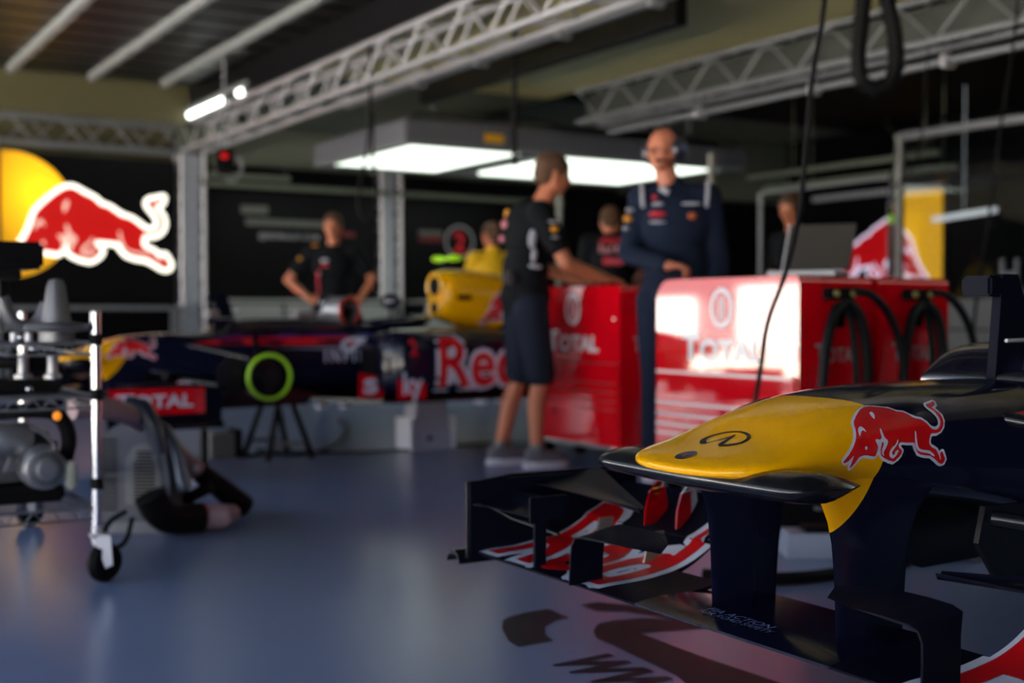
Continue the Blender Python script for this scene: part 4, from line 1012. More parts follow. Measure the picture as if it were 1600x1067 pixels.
def person(label, loc, yaw, J, look, garments, hair=None, skin=M_skin, headset=False, hands=(), H=1.0, group=None, extra=None, hs=1.0):
    """J: joint name -> local point (x forward, y left, z up)"""
    T = thing('person', label, 'person', (loc[0], loc[1], 0), group, rz=yaw)
    mb = MB(); D = dict(hipL=V3(0, .09, .92), hipR=V3(0, -.09, .92), kneeL=V3(.03, .10, .50), kneeR=V3(.03, -.10, .50), ankL=V3(-.02, .11, .09), ankR=V3(-.02, -.11, .09),
        pel=V3(0, 0, .97), waist=V3(0, 0, 1.10), chest=V3(0, 0, 1.32), neck=V3(.0, 0, 1.47), head=V3(.03, 0, 1.66), shL=V3(0, .19, 1.42), shR=V3(0, -.19, 1.42),
        elL=V3(0, .25, 1.14), elR=V3(0, -.25, 1.14), wrL=V3(.1, .24, .92), wrR=V3(.1, -.24, .92))
    D.update(J)
    for k in D: D[k] = D[k] * H
    R90 = Matrix.Identity(3)
    def torso(m, g=0.0, low=True):
        ch, wa, pe = D['chest'], D['waist'], D['pel']
        sv = (D['shL'] - D['shR']).normalized()
        upv = (ch - pe).normalized(); fv = sv.cross(upv).normalized(); upv = fv.cross(sv)
        R = Matrix((fv, sv, upv)).transposed()
        m.ell(ch, (.118 + g, .172 + g, .165 + g), M=R); m.ell(wa, (.112 + g, .148 + g, .15 + g), M=R)
        if low: m.ell(pe, (.125 + g, .160 + g, .12 + g), M=R)
        m.cone(D['shL'], .058 + g, D['shR'], .058 + g); m.ell(D['chest'] + V3(0, 0, .09), (.085 + g, .16 + g, .07 + g), M=R)
        return R
    def arms(m, g, frac=1.0):
        for a, b, c in (('shL', 'elL', 'wrL'), ('shR', 'elR', 'wrR')):
            A, B, C_ = D[a], D[b], D[c]
            if frac <= 1: m.cone(A, .054 + g, A.lerp(B, frac), .046 + g * 1.2)
            else: m.limb([(A, .054 + g), (B, .042 + g), (B.lerp(C_, frac - 1), .032 + g)])
    def legs(m, g, frac=2.0):
        for a, b, c in (('hipL', 'kneeL', 'ankL'), ('hipR', 'kneeR', 'ankR')):
            A, B, C_ = D[a], D[b], D[c]
            if frac <= 1: m.limb([(A, .090 + g), (A.lerp(B, .5), .078 + g), (A.lerp(B, frac), .062 + g * 1.5)])
            else:
                e = B.lerp(C_, min(1, frac - 1)); calf = B.lerp(C_, .32) + V3(-.018, 0, 0)
                m.limb([(A, .090 + g), (A.lerp(B, .5), .076 + g), (B, .052 + g), (calf, .054 + g * .8), (e, (.036 + g) if frac >= 2 else .045 + g)])
    torso(mb); arms(mb, 0, 2.0); legs(mb, 0)
    mb.cone(D['neck'] - V3(0, 0, .05), .062, D['head'] + V3(-.02, 0, -.06), .052)
    look = Vector(look).normalized(); P, R = head(mb, D['head'], look, hs)
    for q in 'LR':
        A, B = D['el' + q], D['wr' + q]; hh = [h for h in hands if h[0] == q]
        dd, uu, cc = (hh[0][1], hh[0][2], hh[0][3]) if hh else ((B - A), V3(0, 1 if q == 'L' else -1, 0), .5)
        hand(mb, B, Vector(dd), Vector(uu), (1 if q == 'L' else -1), cc)
        mb.ell(D['ank' + q] + V3(.05, 0, -.05), (.11, .042, .035), seg=12, rng=8)
    body = remesh(mb.build('body', skin, T), .0075)
    for nm, m_, kind, g in garments:
        mb = MB()
        if kind == 'shirt': torso(mb, .018, True); arms(mb, .016, .62)
        if kind == 'jacket': torso(mb, .020); arms(mb, .016, 1.93); mb.cone(D['neck'] - V3(0, 0, .03), .082, D['neck'] + V3(-.01, 0, .02), .074)
        if kind == 'shorts':
            legs(mb, .016, .92); mb.ell(D['pel'], (.140, .172, .11)); mb.cone(D['hipL'], .108, D['hipR'], .108)
        if kind == 'trousers':
            legs(mb, .018, 1.97); mb.ell(D['pel'], (.142, .175, .11)); mb.cone(D['hipL'], .11, D['hipR'], .11)
        if kind == 'collar': mb.tube([D['neck'] + V3(.075 * math.cos(t) + .01, .075 * math.sin(t), .0 - .02 * math.cos(t)) for t in [2*PI*k/20 for k in range(20)]], .016, closed=True)
        o = mb.build(nm, m_, T)
        if kind != 'collar': remesh(o, .010, 5)
    shoe_m = mat('grey_shoe', (.10, .10, .12), rough=.7); sole_m = mat('white_sole', (.5, .5, .55), rough=.6)
    for q in 'LR':
        a = D['ank' + q]; mb = MB()
        mb.ell((a.x + .05, a.y, .055), (.130, .048, .045)).ell((a.x - .01, a.y, .085), (.065, .045, .045)); sh = remesh(mb.build('shoe', shoe_m, T), .008)
        MB().loft([[Vector((a.x + .05 + .138 * math.cos(t) * k_, a.y + .052 * math.sin(t) * k_, z)) for t in [2*PI*i/24 for i in range(24)]] for k_, z in ((.97, .002), (1, .012), (.95, .036))]).build('sole', sole_m, sh)
        if extra != 'trousers': MB().cyl((a.x, a.y, .10), (a.x, a.y, .135), .044, .042).build('sock', M_grey, sh)
    # face details
    for q in (-1, 1): MB().ell(P(.083, .030 * q, .003), (.007, .011, .006), M=R, seg=8, rng=6).build('eye', M_eye, T)
    if hair:
        mb = MB()
        if hair[0] == 'short':
            mb.ell(P(-.020, 0, .045), (.103, .084, .086), M=R); mb.ell(P(-.045, 0, .0), (.075, .080, .075), M=R)
            for q in (-1, 1): mb.ell(P(.0, .066 * q, .03), (.05, .016, .04), M=R)
        else:
            mb.ell(P(-.030, 0, .030), (.088, .079, .080), M=R); mb.ell(P(-.05, 0, -.005), (.06, .074, .06), M=R)
        o = remesh(mb.build('hair', hair[1], T), .008, 3)
    if headset:
        M_hs = mat('headset_navy', (.004, .006, .018), rough=.35, coat=.5)
        h_ = MB().ell(P(-.010, .097, -.002), (.056, .036, .064), M=R).build('ear_cup', M_hs, T)
        MB().ell(P(-.010, -.097, -.002), (.056, .036, .064), M=R).build('ear_cup', M_hs, T)
        MB().tube([P(-.01 , .098 * math.cos(t), .0 + .128 * math.sin(t)) for t in [PI * k / 16 for k in range(17)]], .011, n=8).build('headband', M_rubber, h_)
        MB().tube([P(.01, .10, -.03), P(.06, .09, -.065), P(.10, .045, -.068)], .005, n=6, smooth=1).ell(P(.102, .038, -.068), (.014, .012, .010)).build('microphone', M_rubber, h_)
        MB().box(P(-.005, .133, 0), (.028, .006, .014), M=R).build('ear_badge', mat('badge_blue', (.06, .10, .28), rough=.4), h_)
    return T, D, P
def patch(T, name, pts, m, th=.0):
    """soft badge lying on cloth: flattened ellipsoid"""
    for c, r, rz in pts:
        MB().ell(c, r, M=Matrix.Rotation(rz, 3, 'Z'), seg=14, rng=8).build(name, m, T)
M_pr = mat('badge_print_red', (.50, .01, .03), rough=.6); M_pw = mat('badge_print_white', (.50, .52, .58), rough=.6); M_po = mat('badge_print_orange', (.70, .28, .02), rough=.6); M_pp = mat('badge_print_pink', (.50, .16, .20), rough=.6)

# man in shorts, seen from behind left, hand on the cabinet
yaw1 = math.radians(-14)
T, D, P = person('man in black team shirt and navy shorts with his hand on the red cabinet', (3.74, 5.92), yaw1,
    dict(chest=V3(.01, 0, 1.34), waist=V3(.0, 0, 1.12), neck=V3(.07, 0, 1.49), head=V3(.165, -.02, 1.665), shL=V3(.03, .19, 1.43), shR=V3(.03, -.19, 1.43),
         elR=V3(.16, -.25, 1.15), wrR=V3(.40, -.20, 1.075), elL=V3(.18, .25, 1.15), wrL=V3(.36, .12, 1.07), ankL=V3(-.12, .10, .09), kneeL=V3(-.0, .10, .50), ankR=V3(.03, -.12, .09), kneeR=V3(.06, -.10, .50)),
    (1, -.10, -.22), [('shirt', M_shirt, 'shirt', 0), ('shorts', M_short, 'shorts', 0), ('collar', M_shirt, 'collar', 0)], ('short', M_hair), skin=M_skin2,
    hands=[('R', V3(1, .1, -.15), V3(0, 0, 1), .35), ('L', V3(1, -.3, -.1), V3(0, 0, 1), .35)], H=.985)
def back_print(T, D):
    L = [(V3(-.095, .04, 1.42), (.012, .035, .030), M_po), (V3(-.125, .0, 1.36), (.012, .05, .025), M_pp), (V3(-.128, .04, 1.28), (.012, .035, .022), M_pp)]
    for c, r, m in L: MB().ell(c, r, seg=12, rng=8).build('back_print', m, T)
    # long white lettering block down the side seam and sleeve badges (right side faces the camera)
    for c, r, m in ((V3(-.02, -.187, 1.27), (.024, .012, .055), M_pw), (V3(-.01, -.182, 1.18), (.016, .012, .04), M_pw), (V3(.0, -.178, 1.12), (.04, .010, .012), M_pw)):
        MB().ell(c, r, M=Matrix.Rotation(.1, 3, 'Y'), seg=12, rng=8).build('side_print', m, T)
    for c, r, m in ((V3(.075, -.278, 1.32), (.025, .012, .018), M_po), (V3(.07, -.272, 1.36), (.03, .010, .007), M_pw), (V3(.08, -.28, 1.275), (.025, .010, .006), M_pw)):
        MB().ell(c, r, seg=12, rng=8).build('sleeve_badge', m, T)
    MB().box((-.12, -.10, 1.06), (.05, .08, .07), bev=.01).build('belt_radio', mat('radio', (.02, .02, .025), rough=.4), T)
back_print(T, D)

# man with headset standing behind the bright cabinet
f2 = Vector((-.62, -.78)); yaw2 = math.atan2(f2.y, f2.x)
T, D, P = person('bald man in navy overalls with a headset resting his fist on the red cabinet', (4.09, 5.03), yaw2,
    dict(head=V3(.04, -.055, 1.68), neck=V3(0, -.02, 1.48), elR=V3(.0, -.235, 1.16), wrR=V3(.24, -.04, 1.09), elL=V3(-.04, .225, 1.14), wrL=V3(.08, .22, .92), shL=V3(0, .165, 1.44), shR=V3(0, -.165, 1.44)),
    (.78, -.62, .03), [('overall_jacket', M_navyc, 'jacket', 0), ('overall_trousers', M_navyc, 'trousers', 0), ('collar', M_navyc, 'collar', 0)], None,
    headset=True, hands=[('R', V3(.35, .95, -.05), V3(.2, 0, 1), 1.0)], extra='trousers', H=1.01)
for c, r, rz, m, nm in ((V3(.142, -.085, 1.35), (.012, .045, .015), 0, M_pr, 'chest_badge'), (V3(.142, -.085, 1.31), (.012, .045, .008), 0, M_pw, 'chest_badge'), (V3(.140, -.085, 1.40), (.010, .03, .010), 0, M_pw, 'chest_badge'), (V3(.135, -.10, 1.435), (.010, .016, .012), 0, M_pr, 'chest_badge'),
                    (V3(.142, .085, 1.34), (.012, .022, .018), 0, mat('badge_dim_orange', (.30, .06, .01)), 'chest_badge'), (V3(.150, .08, 1.40), (.010, .05, .008), 0, M_pw, 'chest_badge'),
                    (V3(.05, -.235, 1.335), (.024, .025, .020), 0, M_po, 'sleeve_badge'), (V3(.05, -.225, 1.38), (.024, .025, .010), 0, M_pw, 'sleeve_badge'), (V3(.052, -.245, 1.285), (.022, .020, .010), 0, M_pw, 'sleeve_badge')):
    MB().ell(Vector(c) * 1.01, r, M=Matrix.Rotation(rz, 3, 'Z'), seg=12, rng=8).build(nm, m, T)
for q in (-1, 1): MB().tube([V3(-.02, q * .165, 1.535), V3(.06, q * .168, 1.525), V3(.10, q * .165, 1.47), V3(.115, q * .16, 1.40)], .010, smooth=2).build('shoulder_piping', M_pw, T)
MB().tube([V3(.085, -.075, 1.50), V3(.10, -.03, 1.475)], .014).build('collar_tab', M_pw, T)

# man with hands on his hips at the back
f3 = Vector((-.52, -.85)); yaw3 = math.atan2(f3.y, f3.x)
T, D, P = person('man in black team shirt standing with hands on his hips behind the far car', (4.59, 10.56), yaw3,
    dict(elR=V3(-.02, -.42, 1.17), wrR=V3(.10, -.20, .99), elL=V3(-.03, .36, 1.17), wrL=V3(.06, .24, .98), shR=V3(0, -.20, 1.42), shL=V3(0, .20, 1.42)),
    (1, -.06, -.08), [('shirt', M_shirt, 'shirt', 0), ('trousers', M_shirt, 'trousers', 0), ('collar', M_shirt, 'collar', 0)], ('short', M_hair), skin=M_skin2,
    hands=[('R', V3(.35, 1, -.2), V3(1, 0, .2), .4), ('L', V3(.35, -1, -.3), V3(1, 0, .2), .4)], extra='trousers')
for c, r, m, nm in ((V3(.125, -.06, 1.34), (.012, .04, .018), M_pw, 'chest_badge'), (V3(.13, -.06, 1.295), (.012, .045, .013), M_pr, 'chest_badge'), (V3(.05, -.16, 1.485), (.03, .035, .012), M_po, 'shoulder_badge'), (V3(.05, -.30, 1.36), (.02, .022, .02), M_po, 'sleeve_badge'), (V3(.10, -.12, 1.22), (.012, .016, .03), M_pw, 'side_print')):
    MB().ell(c, r, seg=12, rng=8).build(nm, m, T)
MB().cyl(V3(.0, -.36, 1.115), V3(.04, -.29, 1.06), .040).build('wristband', M_pr, T)
MB().tube([V3(.10, -.13, 1.25), V3(.125, -.12, 1.15), V3(.125, -.11, 1.05)], .010).build('red_piping', M_pr, T)

# man in yellow jacket at the back, turned away
f4 = Vector((.2, .95)); yaw4 = math.atan2(f4.y, f4.x)
T, D, P = person('man in a bright yellow jacket turned away behind the far car', (6.10, 10.25), yaw4, dict(elR=V3(.1, -.24, 1.16), wrR=V3(.28, -.15, 1.05), elL=V3(.1, .24, 1.16), wrL=V3(.28, .15, 1.05)),
    (1, .5, -.1), [('yellow_jacket', M_jack, 'jacket', 0), ('trousers', M_shirt, 'trousers', 0)], ('short', M_hair), skin=M_skin2, extra='trousers', H=.97)
MB().box(V3(-.155, .03, 1.02), (.02, .06, .08), bev=.01).build('jacket_patch', M_pw, T)
# man bent over behind the headset man: name printed across his back
f5 = Vector((.55, .75)); yaw5 = math.atan2(f5.y, f5.x)
T, D, P = person('man in dark team shirt with his printed back towards us, left of the headset man', (5.82, 7.92), yaw5,
    dict(chest=V3(.03, 0, 1.32), neck=V3(.07, 0, 1.45), head=V3(.16, .02, 1.585), elL=V3(.12, .24, 1.16), wrL=V3(.32, .15, 1.1), elR=V3(.12, -.24, 1.16), wrR=V3(.32, -.15, 1.1)),
    (1, 0, -.7), [('shirt', M_shirt, 'shirt', 0), ('trousers', M_shirt, 'trousers', 0)], ('short', M_hair), extra='trousers')
def shirt_print(T, c, right, up, s):
    r, u = Vector(right), Vector(up)
    rb, wb, db = bull_parts(.00009 * s, outline=25); wb.free(); db.free()
    n = r.cross(u).normalized()
    MB().ell(c + u * .085 * s + n * 0, (.028 * s, .028 * s, .010), M=Matrix((r, u, n)).transposed(), seg=16, rng=8).build('sun_print', M_po, T)
    place('bull_print', merge(rb, xf(poly_bm([bull_xy(BULL, .00009 * s)]), 1, 1, 0, 0, 0, True)), lambda p, q: c + r * (p + (.05 * s if p > 0 else -.05 * s)) + u * (.085 * s + q) + n * .018, M_pr, T)
    bm, (a, b) = text_polys('Red Bull', .03); k = .22 * s / (b - a)
    place('name_print', xf(bm, k, k * 1.3), lambda p, q: c + r * (p - .11 * s) + u * (q - .01 * s) + n * .016, mat('print_rose', (.55, .22, .26)), T)
    MB().box(c + u * (-.075 * s), (.16 * s, .055 * s, .02), M=Matrix((r, u, n)).transposed(), bev=.004).build('sponsor_patch', M_pr, T)
    bm, (a, b) = text_polys('TOTAL', .03); k = .11 * s / (b - a)
    place('patch_word', xf(bm, k, k), lambda p, q: c + r * (p - .055 * s) + u * (q - .09 * s) + n * .012, M_pp, T)
upb = (D['chest'] - D['waist']).normalized(); rb_ = V3(0, -1, 0); nb = rb_.cross(upb)
shirt_print(T, D['chest'] + nb * .148 + upb * .0, rb_, upb, 1.0)
# man half hidden behind the laptop
f6 = Vector((-.95, .1)); yaw6 = math.atan2(f6.y, f6.x)
T, D, P = person('man in dark team shirt half hidden behind the open laptop', (6.86, 7.0), yaw6,
    dict(), (1, .4, -.25), [('shirt', M_shirt, 'shirt', 0), ('trousers', M_shirt, 'trousers', 0)], ('short', M_hair), skin=M_skin2, extra='trousers', H=1.0)
fw = Matrix.Rotation(-yaw6, 3, 'Z') @ Vector((-sa, -ca, 0)); rr_ = Matrix.Rotation(-yaw6, 3, 'Z') @ Vector((ca, -sa, 0))
shirt_print(T, D['chest'] + Vector((fw.x * .125, fw.y * .19, .0)) * 1.12, rr_, V3(0, 0, 1), .8)
# ---------------------------------------------------------------- trolley with engine gear at the left
def trolley():
    x0, x1, y0, y1 = .12, .95, 4.07, 5.30
    T = thing('engine_trolley', 'wire shelf trolley with chrome posts and black casters at the left edge', 'trolley', ((x0+x1)/2, (y0+y1)/2, 0)); L0 = child_loc(T)
    for i, (x, y) in enumerate(((x1, y0), (x1, y1), (x0, y0), (x0, y1))):
        mb = MB(); mb.cyl((x, y, .17), (x, y, .865), .0165, n=16)
        for z in (.20, .42, .60, .765): mb.cyl((x, y, z), (x, y, z + .004), .0185, n=16)
        mb.ell((x, y, .866), (.0165, .0165, .008), seg=12, rng=6)
        p = mb.build('post', M_chrome, T, loc=L0)
        for z in (.30, .585, .76): MB().cyl((x, y, z), (x, y, z + .035), .021, .018).build('shelf_clip', M_rubber, p)
        c = MB().lathe([(.015, -.018), (.055, -.020), (.062, -.010), (.064, 0), (.062, .010), (.055, .020), (.015, .018)], (x + .02, y - .01, .064), M=Matrix.Rotation(PI/2, 3, 'X') @ Matrix.Rotation(.5, 3, 'Y'), n=32).build('caster', M_rubber, T, loc=L0)
        mb = MB(); mb.cyl((x, y, .125), (x, y, .18), .018)
        for s in (-1, 1): mb.prism([(-.028, .155), (.028, .155), (.034, .06), (.012, .05)], lambda a, b: Vector((x + a * .9 + .004, y - .012 + s * .026 - .002 - a * .4, b)), lambda a, b: Vector((x + a * .9 + .004, y - .012 + s * .026 + .002 - a * .4, b)))
        mb.box((x, y - .01, .152), (.05, .05, .012), bev=.003); mb.build('caster_fork', M_alu, c)
    for z in (.24, .595, .765):
        mb = MB()
        for y in (y0, y1): mb.cyl((x0, y, z), (x1, y, z), .005, n=6).cyl((x0, y, z - .035), (x1, y, z - .035), .004, n=6)
        for x in (x0, x1): mb.cyl((x, y0, z), (x, y1, z), .005, n=6).cyl((x, y0, z - .035), (x, y1, z - .035), .004, n=6)
        for k in range(1, 25): mb.cyl((x0, y0 + (y1 - y0) * k / 25, z), (x1, y0 + (y1 - y0) * k / 25, z), .0022, n=4)
        for k in range(30):
            xa = x0 + (x1 - x0) * k / 30; xb = x0 + (x1 - x0) * (k + 1) / 30
            mb.cyl((xa, y0, z if k % 2 else z - .035), (xb, y0, z - .035 if k % 2 else z), .002, n=4)
        mb.build('wire_shelf', M_alud, T, loc=L0)
trolley()
M_cast = mat('cast_metal', (.13, .135, .15), rough=.42, metal=.6, bump=.2)
M_castl = mat('cast_light', (.30, .31, .33), rough=.38, metal=.7)
def trolley_load():
    # hopper assembly on the top shelf
    T = thing('hopper_casting', 'grey cast metal funnel on a round flange on the top shelf of the trolley', 'machine part', (.80, 4.30, .77)); L0 = child_loc(T)
    c = world(88, 3.93, .77)
    cx, cy = c.x, c.y
    MB().lathe([(.055, .0), (.055, .03), (.095, .035), (.10, .045), (.095, .055), (.045, .062), (.038, .10), (.028, .175), (.020, .195), (.001, .198)], (cx, cy, .772), n=36).build('funnel', M_cast, T, loc=L0)
    c2 = world(30, 3.93, .83)
    MB().tube([c2 + Vector((-.05, 0, .08)), c2 + Vector((-.03, 0, .01)), c2 + Vector((.02, 0, -.02)), c2 + Vector((.06, 0, .0)), c2 + Vector((.085, 0, .06))], .022, n=12, smooth=2).build('curved_pipe', M_cast, T, loc=L0)
    for px in (22, 45, 70, 95):
        q = world(px, 3.93, .772); MB().cyl((q.x, q.y, .772), (q.x, q.y, .80), .012).build('bolt', M_alu, T, loc=L0)
    c3 = world(45, 4.2, .80)
    MB().bx(c3.x - .09, c3.x + .09, c3.y - .05, c3.y + .07, .768, .80, .005).build('base_plate', M_rubber, T, loc=L0)
    # black box above
    c4 = world(8, 3.93, 1.0)
    B = thing('control_box', 'black box with a flat top at the upper left edge on the trolley', 'box', (c4.x, c4.y, .9)); L1 = child_loc(B)
    MB().bx(c4.x - .30, c4.x + .10, c4.y - .10, c4.y + .16, 1.0, 1.085, .01).build('case', M_black, B, loc=L1)
    MB().bx(c4.x - .30, c4.x + .04, c4.y - .06, c4.y + .14, .97, 1.0, .005).build('lower_case', M_blackm, B, loc=L1)
    MB().cyl((c4.x - .16, c4.y + .05, .768), (c4.x - .16, c4.y + .05, .98), .03).build('stem', M_alud, B, loc=L1)
    # pump unit on the middle shelf
    Pm = thing('pump_unit', 'black pump unit with two grey cylinders on the middle shelf of the trolley', 'pump', (.75, 4.3, .60)); L2 = child_loc(Pm)
    a = world(-40, 3.93, .60); b = world(112, 3.93, .60)
    MB().bx(a.x, b.x, 4.22, 4.46, .603, .645, .01).build('base', M_rubber, Pm, loc=L2)
    for px in (36, 82):
        q = world(px, 3.93, .66); MB().lathe([(.028, 0), (.028, .012), (.017, .016), (.017, .068), (.019, .074), (.001, .074)], (q.x, q.y, .655), n=20).build('cylinder', M_castl, Pm, loc=L2)
    for px, py in ((10, 555), (32, 527), (52, 545), (35, 575), (82, 590), (45, 608)):
        q = world(px, 3.93, py=py); MB().ell(q, (.012, .012, .010), seg=10, rng=6).build('fitting', M_chrome, Pm, loc=L2)
    q = world(20, 3.93, .64); MB().tube([q + Vector((-.2, .1, .06)), q + Vector((0, .02, .07)), q + Vector((.12, .02, .05)), q + Vector((.16, .1, .03))], .022, n=10, smooth=2).build('corrugated_hose', M_rubber, Pm, loc=L2)
    # engine on the bottom shelf
    E = thing('generator_engine', 'grey petrol engine with a round fan cover on the bottom shelf of the trolley', 'engine', (.75, 4.3, .245)); L3 = child_loc(E)
    a = world(-60, 3.98, .3); b = world(112, 3.98, .3)
    MB().bx(a.x, b.x - .01, 4.27, 4.65, .31, .47, .03).build('engine_block', M_cast, E, loc=L3)
    MB().bx(a.x, b.x, 4.24, 4.66, .245, .30, .01).build('mount', M_rubber, E, loc=L3)
    q = world(70, 3.93, py=733); RX = Matrix.Rotation(PI/2, 3, 'X')
    MB().lathe([(.001, .10), (.028, .10), (.032, .075), (.060, .070), (.068, .05), (.072, 0), (.07, -.05)], q + Vector((0, .06, 0)), M=RX, n=36).build('fan_cover', M_castl, E, loc=L3)
    mb = MB()
    for k in range(24):
        t = 2*PI*k/24; mb.box(q + Vector((.046 * math.cos(t), -.012, .046 * math.sin(t))), (.018, .004, .004), M=Matrix.Rotation(-t, 3, 'Y'))
    mb.build('fan_slots', M_blackm, E, loc=L3)
    q2 = world(10, 3.93, py=690); MB().lathe([(.001, .12), (.045, .115), (.055, .09), (.055, -.03), (.04, -.05)], q2 + Vector((-.03, .06, 0)), M=Matrix.Rotation(PI/2, 3, 'Y'), n=28).build('air_cleaner', M_castl, E, loc=L3)
    mb = MB(); q3 = world(25, 3.93, py=725)
    for k in range(7): mb.box(q3 + Vector((-.03 + .011 * k, 0, 0)), (.004, .02, .05), M=Matrix.Rotation(.35, 3, 'Y'))
    mb.build('cooling_fins', M_alud, E, loc=L3)
    q4 = world(88, 3.93, py=650); MB().ell(q4, (.013, .010, .015), seg=14, rng=8).build('orange_lens', M_orange, E, loc=L3)
    q5 = world(112, 3.93, py=730); MB().bx(q5.x - .015, q5.x + .015, q5.y, q5.y + .05, .30, .39, .008).build('pale_tank', mat('pale_plastic', (.32, .34, .28), rough=.5), E, loc=L3)
    q6 = world(60, 3.93, py=655); MB().tube([q6 + Vector((-.12, .05, .02)), q6 + Vector((-.02, 0, .03)), q6 + Vector((.06, 0, .02)), q6 + Vector((.10, .02, -.06)), q6 + Vector((.09, .05, -.14))], .024, n=10, smooth=2).build('intake_hose', M_rubber, E, loc=L3)
    MB().tube([q6 + Vector((-.03, -.01, -.02)), q6 + Vector((.02, -.01, -.05)), q6 + Vector((.05, -.01, -.09)), q6 + Vector((.02, -.01, -.12))], .006, n=8, smooth=2).build('fuel_line', M_alud, E, loc=L3)
trolley_load()
def blower():
    c = on_floor(205, 838); T = thing('air_blower', 'blue grey blower with louvred side vents on the floor right of the trolley', 'blower', (c.x, c.y, 0)); L0 = child_loc(T)
    R = Vector((ca, -sa, 0)); Fv = Vector((sa, ca, 0)); RR = Matrix((R, Fv, Vector((0, 0, 1)))).transposed(); cc = Vector((c.x, c.y, 0)) + Fv * .14
    prof = [(-.15, .05), (-.15, .30), (-.13, .37), (-.08, .42), (.0, .44), (.07, .40), (.12, .32), (.14, .20), (.15, .05)]
    f = lambda d: (lambda a, b: cc + R * a + Fv * d + Vector((0, 0, b)))
    mb = MB(); mb.prism(prof, f(-.12), f(.14)); mb.build('housing', mat('blower_grey', (.10, .115, .15), rough=.45), T, loc=L0, angle=35)
    prof2 = [(-.03, .12), (-.03, .29), (.0, .345), (.05, .36), (.09, .32), (.105, .24), (.11, .12)]
    mb = MB(); mb.prism(prof2, f(-.130), f(-.118)); v = mb.build('vent_frame', mat('vent_grey', (.20, .21, .23), rough=.5), T, loc=L0, angle=35)
    mb = MB()
    for k in range(15): z = .135 + .0135 * k; w = .05 if k < 12 else .038; mb.box(cc + R * .045 + Fv * -.133 + Vector((0, 0, z)), (w * 2 * .8, .006, .006), M=RR)
    mb.build('louvre', M_blackm, v)
    mb = MB()
    for k in range(16): z = .10 + .018 * k; mb.box(cc + R * -.10 + Fv * -.124 + Vector((0, 0, z)), (.07, .008, .006), M=RR)
    mb.build('side_louvre', M_blackm, T, loc=L0)
    MB().box(cc + Vector((0, 0, .026)), (.24, .22, .05), M=RR, bev=.01).build('base', mat('base_pale', (.25, .27, .30), rough=.4), T, loc=L0)
    # curved cover shell arching over to the right
    A = cc + Fv * -.06
    pts = [A + R * -.09 + Vector((0, 0, .40)), A + R * .02 + Vector((0, 0, .445)), A + R * .10 + Vector((0, 0, .40)), A + R * .15 + Vector((0, 0, .30)), A + R * .175 + Vector((0, 0, .17))]
    MB().tube(pts, [.016, .024, .03, .034, .04], n=14).build('curved_duct', mat('duct_blue', (.13, .16, .22), rough=.35, metal=.4), T, loc=L0)
    return cc, R, Fv
cc, R_, F_ = blower()
def hoses():
    M_h = mat('mauve_hose', (.42, .28, .31), rough=.55); 
    S_ = thing('cooling_shroud', 'dark blue curved plastic shroud strapped over the mauve hose', 'shroud', (cc.x + .1, cc.y + .1, 0)); L0 = child_loc(S_)
    dq = 4.75
    path = [world(px, dq, py=py) for px, py in ((196, 632), (222, 640), (240, 668), (250, 710))]
    MB().tube(path, [.036, .042, .036, .026], n=14).build('shell', mat('shroud_blue', (.035, .045, .07), rough=.35, coat=.4), S_, loc=L0)
    MB().box(world(202, dq - .06, py=650), (.02, .012, .07), bev=.004).build('label_strip', M_castl, S_, loc=L0)
    # large mauve hose running over and down to the black nozzle on the floor
    T = thing('air_hose', 'thick mauve air hose arching from the trolley down to a black nozzle', 'hose', (cc.x + .3, cc.y, 0)); L1 = child_loc(T)
    pts = [world(px, d, py=py) for px, py, d in ((112, 638, 4.4), (140, 636, 4.45), (180, 640, 4.55), (220, 658, 4.85), (262, 700, 5.0), (306, 736, 5.1))]
    MB().tube(pts, .040, n=16, smooth=2).build('hose', M_h, T, loc=L1)
    a, b, c = world(300, 5.1, py=730), world(345, 5.2, py=765), world(380, 5.3, py=792)
    MB().tube([a, b, c], [.042, .046, .050], n=14).build('nozzle', M_rubber, T, loc=L1)
    MB().ell(world(302, 5.02, py=733), (.018, .018, .018), seg=10, rng=6).build('clamp_screw', M_alu, T, loc=L1)
    MB().tube([world(180, 4.66, py=630), world(160, 4.62, py=629)], .006).build('bright_clip', M_alu, T, loc=L1)
    # second hose: black elbow with a mauve end lying on the floor
    U = thing('floor_hose', 'black elbow hose with a mauve end lying on the floor', 'hose', (cc.x + .4, cc.y, 0)); L2 = child_loc(U)
    MB().tube([world(232, 4.7, py=775), world(245, 4.72, py=800), world(262, 4.75, z=.07), world(310, 4.85, z=.06)], [.06, .06, .055, .045], n=14, smooth=1).build('elbow', M_rubber, U, loc=L2)
    MB().tube([world(306, 4.85, z=.062), world(345, 4.9, z=.058), world(362, 5.0, z=.055)], [.05, .05, .035], n=14).build('hose_end', M_h, U, loc=L2)
    MB().tube([world(262, 5.0, py=800), world(300, 5.0, py=775), world(330, 5.0, py=760)], .025, n=10).build('branch', M_rubber, U, loc=L2)
    MB().cyl(world(311, 4.86, z=.062), world(317, 4.87, z=.062), .054).build('red_collar', mat('collar_red', (.35, .01, .01)), U, loc=L2)
    V_ = MB().tube([world(262, 4.95, py=730), world(256, 4.95, py=760), world(258, 4.95, py=792)], .045, n=12).build('drop_hose', M_h)
    tag(V_, 'short mauve hose dropping behind the black elbow', 'hose')
    o = MB().tube([world(195, 4.6, py=800), world(168, 4.55, py=815), world(155, 4.5, py=845), world(172, 4.45, z=.012), world(195, 4.5, py=850), world(205, 4.55, py=810)], .009, n=8, smooth=2).build('power_lead', M_rubber)
    tag(o, 'black power lead looped below the louvred blower', 'cable')
hoses()

